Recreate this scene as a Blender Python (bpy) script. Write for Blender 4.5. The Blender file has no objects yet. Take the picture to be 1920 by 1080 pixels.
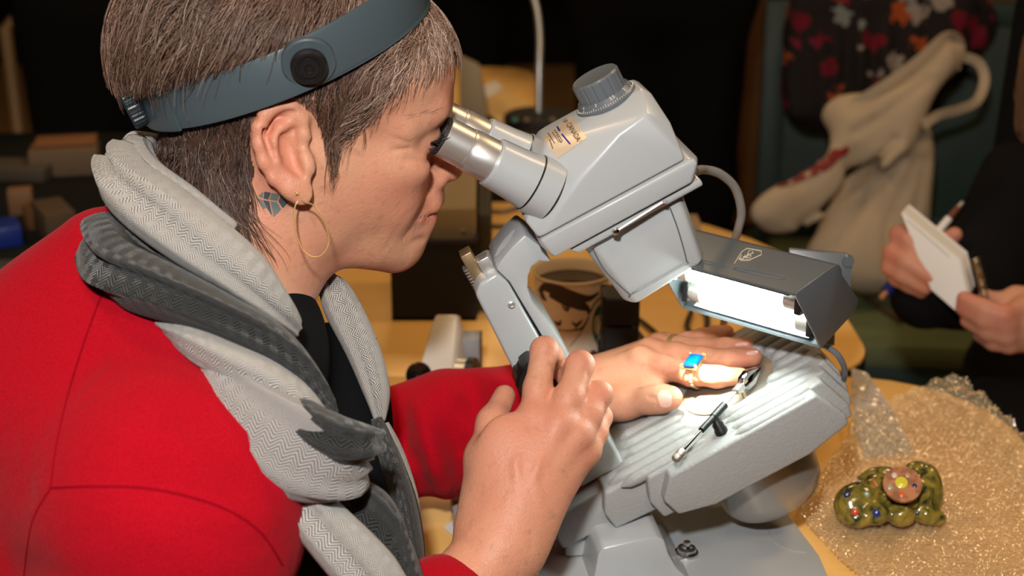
import bpy, bmesh, math, random
import numpy as np
from math import sin, cos, pi, radians, sqrt, atan2
from mathutils import Vector, Matrix
from mathutils.bvhtree import BVHTree
random.seed(7); rng = np.random.default_rng(7)
SC = bpy.context.scene; COL = SC.collection

# ------------------------------------------------------------------ camera, world, lights, exposure
FPX = 2637.0; TILT = radians(20)
CAM = np.array([0, 0, 1.36]); CR = np.array([1.0, 0, 0])
CU = np.array([0, sin(TILT), cos(TILT)]); CF = np.array([0, cos(TILT), -sin(TILT)])
cd = bpy.data.cameras.new('camera'); cam = bpy.data.objects.new('camera', cd); COL.objects.link(cam)
cam.location = CAM; cam.rotation_euler = (radians(90) - TILT, 0, 0)
cd.sensor_width = 36; cd.lens = FPX / 1920 * 36; cd.clip_start = .02; cd.clip_end = 60
cd.dof.use_dof = True; cd.dof.focus_distance = 1.0; cd.dof.aperture_fstop = 6.0
SC.camera = cam
SC.view_settings.view_transform = 'Standard'; SC.view_settings.look = 'None'
SC.view_settings.exposure = 0.0; SC.view_settings.gamma = 1.0
SC.view_settings.use_curve_mapping = False
try: SC.cycles.use_denoising = True
except Exception: pass
SC.cycles.sample_clamp_indirect = 4.0
world = bpy.data.worlds.new('world'); SC.world = world; world.use_nodes = True
world.node_tree.nodes['Background'].inputs[0].default_value = (1, .78, .55, 1)
world.node_tree.nodes['Background'].inputs[1].default_value = .05

def area_light(name, loc, target, power, size, color):
    ld = bpy.data.lights.new(name, 'AREA'); ld.shape = 'DISK'; ld.size = size; ld.energy = power; ld.color = color
    o = bpy.data.objects.new(name, ld); COL.objects.link(o); o.location = loc
    o.rotation_euler = (Vector(target) - Vector(loc)).to_track_quat('-Z', 'Y').to_euler()
    return o
area_light('camera_flash', (-.07, -.02, 1.63), (0, 1.1, .95), 13.6, .07, (1, .98, .955))
for lx, ly in ((-1.2, 1.2), (1.3, 1.6), (0.0, 3.6), (.2, -.6)):
    area_light('ceiling_lamp', (lx, ly, 2.85), (lx, ly, 0), 14, .5, (1, .66, .34))

# ------------------------------------------------------------------ points and frames
def ray(px, py): return CF + CR * (px - 960) / FPX + CU * (540 - py) / FPX
def P(px, py, d): return CAM + ray(px, py) * d
def on_z(px, py, z):
    r = ray(px, py); return CAM + r * ((z - CAM[2]) / r[2])
def on_y(px, py, y):
    r = ray(px, py); return CAM + r * (y / r[1])
SA = radians(7.5); SP_ = radians(27.5)
SL = np.array([-sin(SA), cos(SA), 0]); SH = np.array([cos(SA), sin(SA), 0]); ZZ = np.array([0, 0, 1.0])
SF = cos(SP_) * SH + sin(SP_) * ZZ; SU = -sin(SP_) * SH + cos(SP_) * ZZ
SO = P(828, 255, 1.0) + .0325 * SL
def W(f, u, l): return SO + SF * f / 1000 + SU * u / 1000 + SL * l / 1000     # microscope millimetres
def on_u(px, py, u):
    r = ray(px, py); return CAM + r * (((SO + SU * u / 1000 - CAM) @ SU) / (r @ SU))
def on_l(px, py, l):
    r = ray(px, py); return CAM + r * (((SO + SL * l / 1000 - CAM) @ SL) / (r @ SL))
def S(px, py, l):
    p = on_l(px, py, l) - SO; return (p @ SF * 1000, p @ SU * 1000)
def nrm(v): v = np.asarray(v, float); return v / np.linalg.norm(v)

# ------------------------------------------------------------------ object plumbing
ORG = {}
def tag(o, label=None, cat=None, group=None, kind=None):
    for k, v in (('label', label), ('category', cat), ('group', group), ('kind', kind)):
        if v: o[k] = v
    return o
def empty(name, loc, label, cat, group=None):
    o = bpy.data.objects.new(name, None); COL.objects.link(o); o.location = loc
    o.empty_display_size = .02; ORG[o] = np.array(loc, float); return tag(o, label, cat, group)
def link(name, verts, faces, mat, parent=None, sharp=40, base=None):
    v = np.asarray(verts, float)
    if parent is not None: org = ORG[parent]
    elif base is not None: org = np.array(base, float)
    else:
        lo, hi = v.min(0), v.max(0); org = np.array([(lo[0]+hi[0])/2, (lo[1]+hi[1])/2, lo[2]])
    me = bpy.data.meshes.new(name)
    if isinstance(faces, np.ndarray):
        n, k = faces.shape
        me.vertices.add(len(v)); me.vertices.foreach_set('co', (v - org).astype('f').ravel())
        me.loops.add(n * k); me.loops.foreach_set('vertex_index', faces.astype('i').ravel())
        me.polygons.add(n); me.polygons.foreach_set('loop_start', np.arange(0, n*k, k, dtype='i'))
        me.update(calc_edges=True)
    else: me.from_pydata((v - org).tolist(), [], faces)
    me.polygons.foreach_set('use_smooth', np.ones(len(me.polygons), bool))
    if sharp: me.set_sharp_from_angle(angle=radians(sharp))
    for m in (mat if isinstance(mat, (list, tuple)) else [mat]): me.materials.append(m)
    o = bpy.data.objects.new(name, me); COL.objects.link(o)
    if parent is None: o.location = org
    else: o.parent = parent
    ORG[o] = org
    return o
def copy_tree(o, delta, parent=None):
    c = o.copy(); COL.objects.link(c); ORG[c] = ORG[o] + np.array(delta)
    if parent is None: c.location = Vector(o.location) + Vector(delta)
    else: c.parent = parent
    for ch in list(o.children): copy_tree(ch, delta, c)
    return c

class MB:                                                   # mesh builder in world coordinates
    def __init__(s): s.v = []; s.f = []
    def add(s, v, f):
        n = len(s.v); s.v += [tuple(map(float, p)) for p in v]; s.f += [tuple(i + n for i in q) for q in f]; return s
    def build(s, name, mat, parent=None, sharp=40): return link(name, s.v, s.f, mat, parent, sharp)
    def bm(s, bm):
        bm.verts.index_update(); return s.add([v.co[:] for v in bm.verts], [[v.index for v in f.verts] for f in bm.faces])
    def hull(s, pts, w=0, seg=2, ang=15):
        bm = bmesh.new(); c = np.mean(pts, 0)
        for p in pts: bm.verts.new((np.asarray(p) - c) * 100)
        bmesh.ops.convex_hull(bm, input=bm.verts[:])
        bmesh.ops.delete(bm, geom=[v for v in bm.verts if not v.link_faces], context='VERTS')
        bmesh.ops.dissolve_limit(bm, angle_limit=radians(2), verts=bm.verts[:], edges=bm.edges[:])
        bevel(bm, w * 100, seg, ang)
        for v in bm.verts: v.co = v.co / 100 + Vector(c)
        s.bm(bm); bm.free(); return s
    def prism(s, poly, vec, w=0, seg=2, ang=15):            # polygon of world points extruded by vec
        bm = bmesh.new(); c = np.mean(poly, 0); vec = np.asarray(vec) * 100
        a = [bm.verts.new((np.asarray(p) - c) * 100) for p in poly]; b = [bm.verts.new(v.co + Vector(vec)) for v in a]
        n = len(a); bm.faces.new(a); bm.faces.new(b[::-1])
        for i in range(n): bm.faces.new((a[i], b[i], b[(i+1) % n], a[(i+1) % n]))
        bmesh.ops.recalc_face_normals(bm, faces=bm.faces[:])
        bevel(bm, w * 100, seg, ang)
        bmesh.ops.triangulate(bm, faces=[f for f in bm.faces if len(f.verts) > 4])
        for v in bm.verts: v.co = v.co / 100 + Vector(c)
        s.bm(bm); bm.free(); return s
    def box(s, c, half, ax=None, w=0, seg=2):
        ax = np.eye(3) if ax is None else np.asarray(ax)
        c = np.asarray(c); pts = [c + ax[0]*half[0]*i + ax[1]*half[1]*j + ax[2]*half[2]*k for i in (-1, 1) for j in (-1, 1) for k in (-1, 1)]
        return s.hull(pts, w, seg)
    def tube(s, path, r, n=8, cap=True):
        path = np.asarray(path, float); m = len(path); r = np.broadcast_to(np.asarray(r, float), (m,))
        t = np.gradient(path, axis=0); t /= np.linalg.norm(t, axis=1)[:, None] + 1e-12
        up = np.array([0, 0, 1.0]) if abs(t[0][2]) < .9 else np.array([1.0, 0, 0])
        v = []; x = nrm(np.cross(up, t[0]))
        for i in range(m):
            x = nrm(x - t[i] * (x @ t[i])); y = np.cross(t[i], x)
            v += [path[i] + r[i]*(cos(2*pi*k/n)*x + sin(2*pi*k/n)*y) for k in range(n)]
        f = [(i*n+k, i*n+(k+1) % n, (i+1)*n+(k+1) % n, (i+1)*n+k) for i in range(m-1) for k in range(n)]
        if cap: f += [tuple(range(n-1, -1, -1)), tuple((m-1)*n+k for k in range(n))]
        return s.add(v, f)
    def lathe(s, prof, c, axis, n=40, cap=True, x=None):   # prof: (radius, height along axis)
        axis = nrm(axis); x = nrm(np.cross(axis, [0.31, .52, .79])) if x is None else nrm(np.asarray(x) - axis*(np.asarray(x)@axis)); y = np.cross(axis, x); c = np.asarray(c); v = []
        for r, h in prof: v += [c + axis*h + max(r, 1e-6)*(cos(2*pi*k/n)*x + sin(2*pi*k/n)*y) for k in range(n)]
        m = len(prof); f = [(i*n+k, i*n+(k+1) % n, (i+1)*n+(k+1) % n, (i+1)*n+k) for i in range(m-1) for k in range(n)]
        if cap: f += [tuple(range(n-1, -1, -1)), tuple((m-1)*n+k for k in range(n))]
        return s.add(v, f)
def bevel(bm, w, seg, ang):
    if w > 0:
        es = [e for e in bm.edges if len(e.link_faces) == 2 and e.calc_face_angle(0) > radians(ang)]
        bmesh.ops.bevel(bm, geom=es, offset=w, segments=seg, profile=.5, affect='EDGES', clamp_overlap=True)
def spline(pts, n=8, closed=False):
    p = np.asarray(pts, float); m = len(p); out = []
    for i in range(m if closed else m-1):
        g = (lambda k: p[k % m]) if closed else (lambda k: p[min(max(k, 0), m-1)])
        a, b, c, d = g(i-1), g(i), g(i+1), g(i+2)
        for t in np.arange(n)/n: out.append(.5*(2*b+(c-a)*t+(2*a-5*b+4*c-d)*t*t+(3*b-a-3*c+d)*t**3))
    if not closed: out.append(p[-1])
    return np.array(out)
def bvh_of(o):
    me = o.data; n = len(me.vertices); v = np.empty(n*3, 'f'); me.vertices.foreach_get('co', v)
    v = v.reshape(-1, 3) + ORG[o]
    return BVHTree.FromPolygons(v.tolist(), [tuple(p.vertices) for p in me.polygons])
def cast(bvh, px, py, off=0.0):
    r = nrm(ray(px, py)); h = bvh.ray_cast(Vector(CAM), Vector(r))
    if h[0] is None: return None
    nn = np.array(h[1]); nn = nn if nn @ r < 0 else -nn
    return np.array(h[0]) + nn*off
def laid_line(mb, bvh, pts, r, off=0.0, sub=6, n=6):       # a cord laid on a surface
    pp = [cast(bvh, x, y, off) for x, y in spline(pts, sub)]; pp = [p for p in pp if p is not None]
    if len(pp) > 1: mb.tube(pp, r, n)
    return mb
def laid_patch(mb, bvh, quad, off, nu=6, nv=6, rnd=0.0):    # quad of four corners laid on a surface
    q = np.asarray(quad, float); g = {}
    for i in range(nu+1):
        for j in range(nv+1):
            a, b = i/nu, j/nv
            if rnd:
                ca, cb = 2*a-1, 2*b-1; k = 1 - rnd*(ca*ca*cb*cb); a = .5+.5*ca*k; b = .5+.5*cb*k
            p = q[0]*(1-a)*(1-b)+q[1]*a*(1-b)+q[2]*a*b+q[3]*(1-a)*b
            g[i, j] = cast(bvh, p[0], p[1], off)
    ok = [k for k in g if g[k] is not None]; ix = {k: n for n, k in enumerate(ok)}
    fs = [(ix[i, j], ix[i+1, j], ix[i+1, j+1], ix[i, j+1]) for i in range(nu) for j in range(nv) if all(k in ix for k in ((i, j), (i+1, j), (i+1, j+1), (i, j+1)))]
    return mb.add([g[k] for k in ok], fs) if fs else mb
def text_mesh(mb, s, size, o, ex, ey):
    cu = bpy.data.curves.new('lettering', 'FONT'); cu.body = s; cu.size = size; cu.align_x = 'CENTER'; cu.align_y = 'CENTER'; cu.resolution_u = 2
    to = bpy.data.objects.new('lettering', cu); COL.objects.link(to)
    me = to.to_mesh(); o, ex, ey = map(np.asarray, (o, ex, ey))
    mb.add([o + ex*v.co.x + ey*v.co.y for v in me.vertices], [tuple(p.vertices) for p in me.polygons])
    to.to_mesh_clear(); bpy.data.objects.remove(to); bpy.data.curves.remove(cu); return mb

# ------------------------------------------------------------------ materials
def mat(name, col, rough=.5, metal=0, bump=None, var=None, spec=.5, coat=0, sss=0, sheen=0, emit=None, trans=0):
    m = bpy.data.materials.new(name); m.use_nodes = True; nt = m.node_tree; b = nt.nodes['Principled BSDF']; I = b.inputs
    I['Base Color'].default_value = (*col, 1); I['Roughness'].default_value = rough; I['Metallic'].default_value = metal
    I['Specular IOR Level'].default_value = spec; I['Coat Weight'].default_value = coat; I['Coat Roughness'].default_value = .12
    I['Sheen Weight'].default_value = sheen; I['Transmission Weight'].default_value = trans
    if sss: I['Subsurface Weight'].default_value = sss; I['Subsurface Radius'].default_value = (.008, .003, .0015); I['Subsurface Scale'].default_value = 1
    if emit: I['Emission Color'].default_value = (*emit[0], 1); I['Emission Strength'].default_value = emit[1]
    tc = nt.nodes.new('ShaderNodeTexCoord')
    if bump:
        nz = nt.nodes.new('ShaderNodeTexNoise'); nz.inputs['Scale'].default_value = bump[0]; nz.inputs['Detail'].default_value = 4
        bp = nt.nodes.new('ShaderNodeBump'); bp.inputs['Strength'].default_value = bump[1]; bp.inputs['Distance'].default_value = bump[2] if len(bump) > 2 else .001
        nt.links.new(tc.outputs['Object'], nz.inputs['Vector']); nt.links.new(nz.outputs['Fac'], bp.inputs['Height']); nt.links.new(bp.outputs[0], I['Normal'])
    if var:                                                  # (scale, second colour, low, high)
        nz = nt.nodes.new('ShaderNodeTexNoise'); nz.inputs['Scale'].default_value = var[0]; nz.inputs['Detail'].default_value = 5
        rp = nt.nodes.new('ShaderNodeValToRGB'); rp.color_ramp.elements[0].position = var[2]; rp.color_ramp.elements[1].position = var[3]
        rp.color_ramp.elements[0].color = (*col, 1); rp.color_ramp.elements[1].color = (*var[1], 1)
        nt.links.new(tc.outputs['Object'], nz.inputs['Vector']); nt.links.new(nz.outputs['Fac'], rp.inputs[0]); nt.links.new(rp.outputs[0], I['Base Color'])
    return m
class NT:
    def __init__(s, m): s.t = m.node_tree; s.b = s.t.nodes['Principled BSDF']
    def n(s, typ, **kw):
        o = s.t.nodes.new(typ)
        for k, v in kw.items(): setattr(o, k, v)
        return o
    def l(s, a, b): s.t.links.new(a, b)
    def math(s, op, a, b=None, c=None):
        o = s.t.nodes.new('ShaderNodeMath'); o.operation = op
        for i, x in enumerate((a, b, c)):
            if x is None: continue
            if isinstance(x, (int, float)): o.inputs[i].default_value = x
            else: s.l(x, o.inputs[i])
        return o.outputs[0]
    def mix(s, fac, a, b):
        o = s.t.nodes.new('ShaderNodeMix'); o.data_type = 'RGBA'
        for i, x in ((0, fac), (6, a), (7, b)):
            if isinstance(x, (int, float)): o.inputs[i].default_value = x
            elif isinstance(x, tuple): o.inputs[i].default_value = (*x, 1)
            else: s.l(x, o.inputs[i])
        return o.outputs[2]

M = {}
M['scope'] = mat('grey_enamel', (.44, .465, .48), .32, bump=(900, .06, .0004), var=(7, (.36, .35, .33), .62, .8), coat=.25)
M['cast'] = mat('grey_cast_enamel', (.345, .35, .345), .48, bump=(360, .55, .0010))
M['dkgrey'] = mat('grey_plastic', (.12, .135, .15), .38, bump=(300, .1, .0005))
M['lampgrey'] = mat('lamp_grey_enamel', (.105, .122, .135), .36, bump=(500, .12, .0004), coat=.2)
M['steel'] = mat('satin_steel', (.72, .70, .67), .36, .82, bump=(200, .05, .0004))
M['chrome'] = mat('chrome', (.8, .8, .8), .1, 1)
M['brass'] = mat('tan_brass', (.45, .32, .18), .4, .8)
M['gold'] = mat('gold', (.90, .60, .24), .22, .7)
M['black'] = mat('black_plastic', (.008, .008, .009), .4)
M['rubber'] = mat('black_rubber', (.012, .012, .013), .65)
M['white'] = mat('white_mark', (.75, .72, .66), .5)
M['paper'] = mat('white_paper', (.75, .74, .72), .7)
# ------------------------------------------------------------------ organic shapes: blended solids, meshed by surface nets
class Sdf:
    def __init__(s): s.p = []
    def cone(s, a, b, ra, rb, k=.006, op='u'):
        a, b = np.array(a, float), np.array(b, float); c = (a+b)/2; R = np.linalg.norm(b-a)/2 + max(ra, rb)
        s.p.append(('c', c, R, k, op, (a, b, ra, rb))); return s
    def chain(s, pts, rad, k=.006, op='u'):
        for i in range(len(pts)-1): s.cone(pts[i], pts[i+1], rad[i], rad[i+1], k, op)
        return s
    def ell(s, c, r, ax=None, k=.006, op='u'):
        ax = np.eye(3) if ax is None else np.array([nrm(x) for x in ax])
        s.p.append(('e', np.array(c, float), max(r), k, op, (np.array(r, float), ax))); return s
    def groove(s, fn, c, R, k=.002): s.p.append(('g', np.array(c, float), R, k, 'g', fn)); return s
    def value(s, X, prims):
        d = np.full(len(X), .5)
        for kind, c, R, k, op, q in prims:
            if kind == 'c':
                a, b, ra, rb = q; ab = b-a; t = np.clip(((X-a) @ ab)/(ab @ ab + 1e-12), 0, 1)
                e = np.linalg.norm(X - a - t[:, None]*ab, axis=1) - (ra + t*(rb-ra))
            elif kind == 'e':
                r, ax = q; Y = (X-c) @ ax.T; k0 = np.linalg.norm(Y/r, axis=1); k1 = np.linalg.norm(Y/(r*r), axis=1) + 1e-9
                e = k0*(k0-1)/k1
            else:
                d = d + q(X); continue
            if op == 'u': h = np.maximum(k - np.abs(d-e), 0)/k; d = np.minimum(d, e) - h*h*k/4
            else: h = np.maximum(k - np.abs(d+e), 0)/k; d = np.maximum(d, -e) + h*h*k/4
        return d
    def near(s, c, rad): return [q for q in s.p if np.linalg.norm(c - q[1]) < q[2]*1.2 + rad + 2*q[3] + .004]
    def mesh(s, h, n=20, smooth=1):
        us = [q for q in s.p if q[4] == 'u']
        lo = np.min([q[1]-q[2] for q in us], 0) - 2*h; hi = np.max([q[1]+q[2] for q in us], 0) + 2*h
        cs = h*n; nc = np.ceil((hi-lo)/cs).astype(int); rad = cs*.87
        I = np.stack(np.meshgrid(*[np.arange(x) for x in nc], indexing='ij'), -1).reshape(-1, 3)
        cen = lo + (I+.5)*cs; G = nc*n + 4
        gid = lambda ijk: ((ijk[..., 0]+1)*G[1] + ijk[..., 1]+1)*G[2] + ijk[..., 2]+1
        lat = np.stack(np.meshgrid(*[np.arange(n+1)]*3, indexing='ij'), -1).reshape(-1, 3)
        ids, pos, quads = [], [], []
        for i, c in zip(I, cen):
            pr = s.near(c, rad)
            if not any(q[4] == 'u' for q in pr): continue
            if s.value(c[None], pr)[0] < -rad*3.5: continue
            base = i*n; v = s.value(lo + (base+lat)*h, pr).reshape(n+1, n+1, n+1); ins = v < 0
            if ins.all() or not ins.any(): continue
            corners = [(a, b, e) for a in (0, 1) for b in (0, 1) for e in (0, 1)]
            sl = {q: v[q[0]:q[0]+n, q[1]:q[1]+n, q[2]:q[2]+n] for q in corners}
            cnt = sum((sl[q] < 0).astype(int) for q in corners); act = (cnt > 0) & (cnt < 8)
            A = np.argwhere(act)
            if len(A) == 0: continue
            acc = np.zeros((len(A), 3)); m = np.zeros(len(A))
            for a in corners:
                for ax in range(3):
                    if a[ax]: continue
                    b = list(a); b[ax] = 1; va = sl[a][act]; vb = sl[tuple(b)][act]; cr = (va < 0) != (vb < 0)
                    t = np.where(cr, va/(va - vb + 1e-20), 0); p = np.tile(np.array(a, float), (len(A), 1)); p[:, ax] += t
                    acc += p*cr[:, None]; m += cr
            ids.append(gid(base + A)); pos.append(lo + (base + A + acc/m[:, None])*h)
            for ax in range(3):
                sh = [slice(0, n)]*3; sh2 = list(sh); sh2[ax] = slice(1, n+1)
                x, y = ins[tuple(sh)], ins[tuple(sh2)]; E = np.argwhere(x != y)
                if len(E) == 0: continue
                fl = x[tuple(E.T)]; g = base + E; o1, o2 = np.zeros(3, int), np.zeros(3, int); o1[(ax+1) % 3] = 1; o2[(ax+2) % 3] = 1
                q = np.stack([gid(g-o1-o2), gid(g-o2), gid(g), gid(g-o1)], 1); q[~fl] = q[~fl][:, ::-1]; quads.append(q)
        ids = np.concatenate(ids); pos = np.concatenate(pos); quads = np.concatenate(quads)
        o = np.argsort(ids); ids, pos = ids[o], pos[o]; ix = np.searchsorted(ids, quads); ix = np.minimum(ix, len(ids)-1)
        ok = (ids[ix] == quads).all(1); F = ix[ok]
        for _ in range(smooth):
            acc = np.zeros_like(pos); m = np.zeros(len(pos))
            for a, b in ((0, 1), (1, 2), (2, 3), (3, 0)):
                np.add.at(acc, F[:, a], pos[F[:, b]]); np.add.at(acc, F[:, b], pos[F[:, a]]); np.add.at(m, F[:, a], 1); np.add.at(m, F[:, b], 1)
            pos = np.where(m[:, None] > 0, pos*.5 + .5*acc/np.maximum(m, 1)[:, None], pos)
        return pos, F
def seg_dist(X2, poly):
    d = np.full(len(X2), 1e6)
    for a, b in zip(poly[:-1], poly[1:]):
        a, b = np.array(a), np.array(b); ab = b-a; t = np.clip((X2-a) @ ab/(ab @ ab), 0, 1); d = np.minimum(d, np.linalg.norm(X2-a-t[:, None]*ab, axis=1))
    return d
# ------------------------------------------------------------------ room shell
def wood(name, c1, c2, sx, sy, rough=.45):
    m = mat(name, c1, rough); k = NT(m); tc = k.n('ShaderNodeTexCoord'); mp = k.n('ShaderNodeMapping'); mp.inputs['Scale'].default_value = (sx, sy, 8)
    nz = k.n('ShaderNodeTexNoise'); nz.inputs['Scale'].default_value = 1; nz.inputs['Detail'].default_value = 6; nz.inputs['Distortion'].default_value = .6
    k.l(tc.outputs['Object'], mp.inputs[0]); k.l(mp.outputs[0], nz.inputs['Vector'])
    k.l(k.mix(nz.outputs['Fac'], c1, c2), k.b.inputs['Base Color']); return m
M['table'] = wood('maple_laminate', (.92, .57, .19), (.84, .48, .14), 3, 40, .38)
M['floor'] = wood('brown_floor', (.46, .26, .10), (.36, .19, .07), 3, 20, .6)
M['wall'] = mat('dark_wall_paint', (.010, .011, .010), .95, spec=.1)
M['ceil'] = mat('dark_ceiling', (.02, .018, .015), .9)
M['brownfloor'] = wood('brown_boards', (.16, .085, .03), (.11, .055, .02), 30, 2, .5)
M['edge'] = mat('dark_table_edge', (.01, .01, .011), .45)
def slab(name, lo, hi, m):
    mb = MB(); mb.box((np.array(lo)+hi)/2, (np.array(hi)-lo)/2); o = mb.build(name, m); o['kind'] = 'structure'; return o
slab('floor', (-5, -2.5, -.1), (5, 7, 0), M['floor'])
slab('wall_back', (-5, 7, 0), (5, 7.1, 3.1), M['wall']); slab('wall_left', (-5.1, -2.5, 0), (-5, 7, 3.1), M['wall'])
slab('wall_right', (5, -2.5, 0), (5.1, 7, 3.1), M['wall']); slab('wall_front', (-5, -2.6, 0), (5, -2.5, 3.1), M['wall'])
slab('ceiling', (-5, -2.5, 3.1), (5, 7, 3.2), M['ceil'])

# ------------------------------------------------------------------ tables
def rounded(x0, y0, x1, y1, rs, z, n=8):
    out = []
    for (cx, cy, r, a0) in ((x0, y0, rs[0], 180), (x1, y0, rs[1], 270), (x1, y1, rs[2], 0), (x0, y1, rs[3], 90)):
        sx = 1 if cx == x0 else -1; sy = 1 if cy == y0 else -1
        for i in range(n+1):
            a = radians(a0 + 90*i/n); out.append((cx+sx*r + r*cos(a), cy+sy*r + r*sin(a), z))
    return np.array(out)
def table(x0, y0, x1, y1, rs, label, legs):
    t = empty('table', ((x0+x1)/2, (y0+y1)/2, 0), label, 'table', )
    MB().prism(rounded(x0, y0, x1, y1, rs, .726), (0, 0, .024), .002).build('tabletop', M['table'], t)
    MB().prism(rounded(x0-.001, y0-.001, x1+.001, y1+.001, rs, .728), (0, 0, .018)).build('edge_band', M['edge'], t)
    for lx, ly in legs:
        MB().tube([(lx, ly, 0), (lx, ly, .726)], .022, 16).build('leg', M['black'], t)
        MB().lathe([(.03, 0), (.03, .012), (.023, .02)], (lx, ly, 0), (0, 0, 1), 16).build('foot', M['rubber'], t)
    return t
table(-.19, .90, .50, 1.398, (.05, .13, .15, .004), 'pale maple table carrying the grey microscope and the bubble wrap', [(-.05, .97), (.40, 1.02), (.40, 1.3), (-.05, 1.33)])
table(-.52, 1.4005, .402, 2.06, (.004, .09, .40, .05), 'pale maple table behind the microscope carrying the paper cup and black box', [(-.44, 1.5), (.32, 1.5), (.16, 1.92), (-.44, 1.95)])
table(-.62, 2.70, .05, 3.12, (.05, .05, .1, .05), 'far maple table carrying the gooseneck lamp', [(-.54, 2.78), (-.03, 2.78), (-.03, 3.06), (-.54, 3.06)])
# ------------------------------------------------------------------ stereo microscope
scope = empty('stereo_microscope', (.09, 1.03, .75), 'grey enamelled stereo microscope tilted back on the maple table', 'microscope')
def WL(pts, l): return [W(f, u, l) for f, u in pts]
def sc_hull(tri, w, seg=3): return MB().hull([W(f, u, s*l) for f, u, l in tri for s in (-1, 1)], w, seg)
shell = sc_hull([(26, -97, 50), (146, -97, 50), (23, -82, 43), (60, -50, 24), (135, -53.5, 47.5), (112, -57, 48), (74, -72, 48.5), (46, -86, 49), (63, -44.5, 17), (144, -44.5, 17), (148, -50, 20), (149, -70, 40)], .005, 4).build('upper_housing', M['scope'], scope, 60)
TD = nrm(SF*.542 - SU*.840)                                  # optical tube axis
for s, sd in ((-1, 'near'), (1, 'far')):
    c0 = W(.6, -.4, s*32.5)
    at = lambda t: c0 + TD*t/1000
    MB().lathe([(.0, .074), (.0225, .074), (.0226, .080), (.0229, .090), (.0, .093)], c0, TD, 48).build('tube_boss', M['scope'], scope)
    MB().lathe([(.0, .040), (.0180, .040), (.0187, .0415), (.0187, .0425), (.0197, .060), (.0213, .0725), (.0213, .0765), (0, .0765)], c0, TD, 48).build('eyepiece_sleeve', M['scope'], scope, 30)
    MB().lathe([(.0212, .0728), (.0217, .073), (.0217, .0740), (.0212, .0742)], c0, TD, 48, False).build('sleeve_ring', M['black'], scope)
    ep = MB().lathe([(.0, .0015), (.0128, .0), (.0143, .0), (.0150, .001), (.0152, .019), (.0156, .0195), (.0156, .0225), (.0160, .0235), (.0162, .042), (.0, .042)], c0, TD, 48).build('eyepiece', M['steel'], scope, 30)
    MB().lathe([(.010, .004), (.0100, -.0012), (.0142, -.0018), (.0147, .0005), (.0147, .002)], c0, TD, 48, False).build('eyecup', M['rubber'], ep)
# lower tray and arm
sc_hull([(26, -98, 51.5), (150, -98, 51.5), (152, -103, 52), (142, -115, 51), (29, -115.5, 51), (24, -103, 46), (156, -103, 40), (150, -115, 38)], .003, 3).build('lower_tray', M['scope'], scope)
sc_hull([(42, -118, 47), (150, -117, 47), (150, -123, 46), (46, -123.5, 46)], .002, 2).build('mounting_plate', M['scope'], scope)
sc_hull([(46, -114, 40), (140, -114, 40), (140, -119, 40), (46, -119, 40)], 0).build('shadow_gap', M['black'], scope)  # black filler standing in for the shade between tray and mounting plate
nose = sc_hull([(58, -123, 36), (131, -123, 36), (125, -181, 36), (66, -185.5, 36), (51, -123, 26), (136, -123, 26), (130, -179, 25), (60, -183, 26)], .0035, 3).build('objective_housing', M['scope'], scope)
nb = bvh_of(nose)
laid_line(MB(), nb, [(1112, 466), (1135, 507), (1180, 551), (1186, 550), (1282, 496), (1287, 488), (1271, 430), (1255, 387)], .0006, .0002, 5).build('panel_seam', M['dkgrey'], nose)
rod = [on_l(x, y, -53) for x, y in ((1155, 434), (1170, 424), (1236, 383), (1244, 379), (1251, 380))]
MB().tube(spline(rod, 5), .0012, 8).build('latch_rod', M['steel'], scope)
MB().lathe([(.0, -.003), (.0022, -.002), (.003, 0), (.0022, .002), (0, .003)], rod[0], SL, 14).build('latch_pivot', M['chrome'], scope)
arm_px = [(985, 440), (1012, 460), (1035, 492), (1012, 491), (998, 501), (991, 518), (990, 540), (999, 566), (1035, 612), (1068, 668), (1098, 730), (1060, 745), (1022, 640), (955, 529), (930, 505), (938, 490), (960, 463)]
arm = MB().prism([on_l(x, y, -27) for x, y in arm_px], SL*.054, .002, 2, 25).build('focus_arm', M['scope'], scope)
laid_patch(MB(), bvh_of(arm), [(972, 430), (957, 432), (922, 484), (937, 480)], .0003, 8, 8, .55).build('oblong_recess', mat('pale_grey_enamel', (.60, .66, .70), .5, bump=(700, .4, .0004)), arm)
pil = MB().prism(WL([(-40, -306), (-.5, -306), (-.5, -222), (-10, -200), (-10, -124), (-14, -112), (-29, -113), (-36, -120), (-39.5, -186)], -30), SL*.060, .003, 3).build('pillar', M['scope'], scope)
pb = bvh_of(pil)
c = cast(pb, 959, 571)
MB().lathe([(.0028, 0), (.0028, .0012), (.0018, .0016), (.0016, .0006), (0, .0006)], c, -SL, 20).build('screw', M['steel'], pil)
MB().hull([W(f, u, l) for f in (-33, -24) for u in (-94, -124) for l in (-12, 4)], .0008).build('rack_bar', M['brass'], scope)
MB().hull([W(f, u, l) for f in (-24, -14) for u in (-102, -124) for l in (-17, -4)], .0008).build('rack_guide', M['steel'], scope)
tm = MB()
for i in range(7): tm.hull([W(f, -106 - 2.6*i + e, l) for f, e in ((-33, .8), (-33, -.8), (-36.5, 0)) for l in (-11, 1)])
tm.build('rack_teeth', M['steel'], scope)
kc = on_l(1008, 692, -30)
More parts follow.
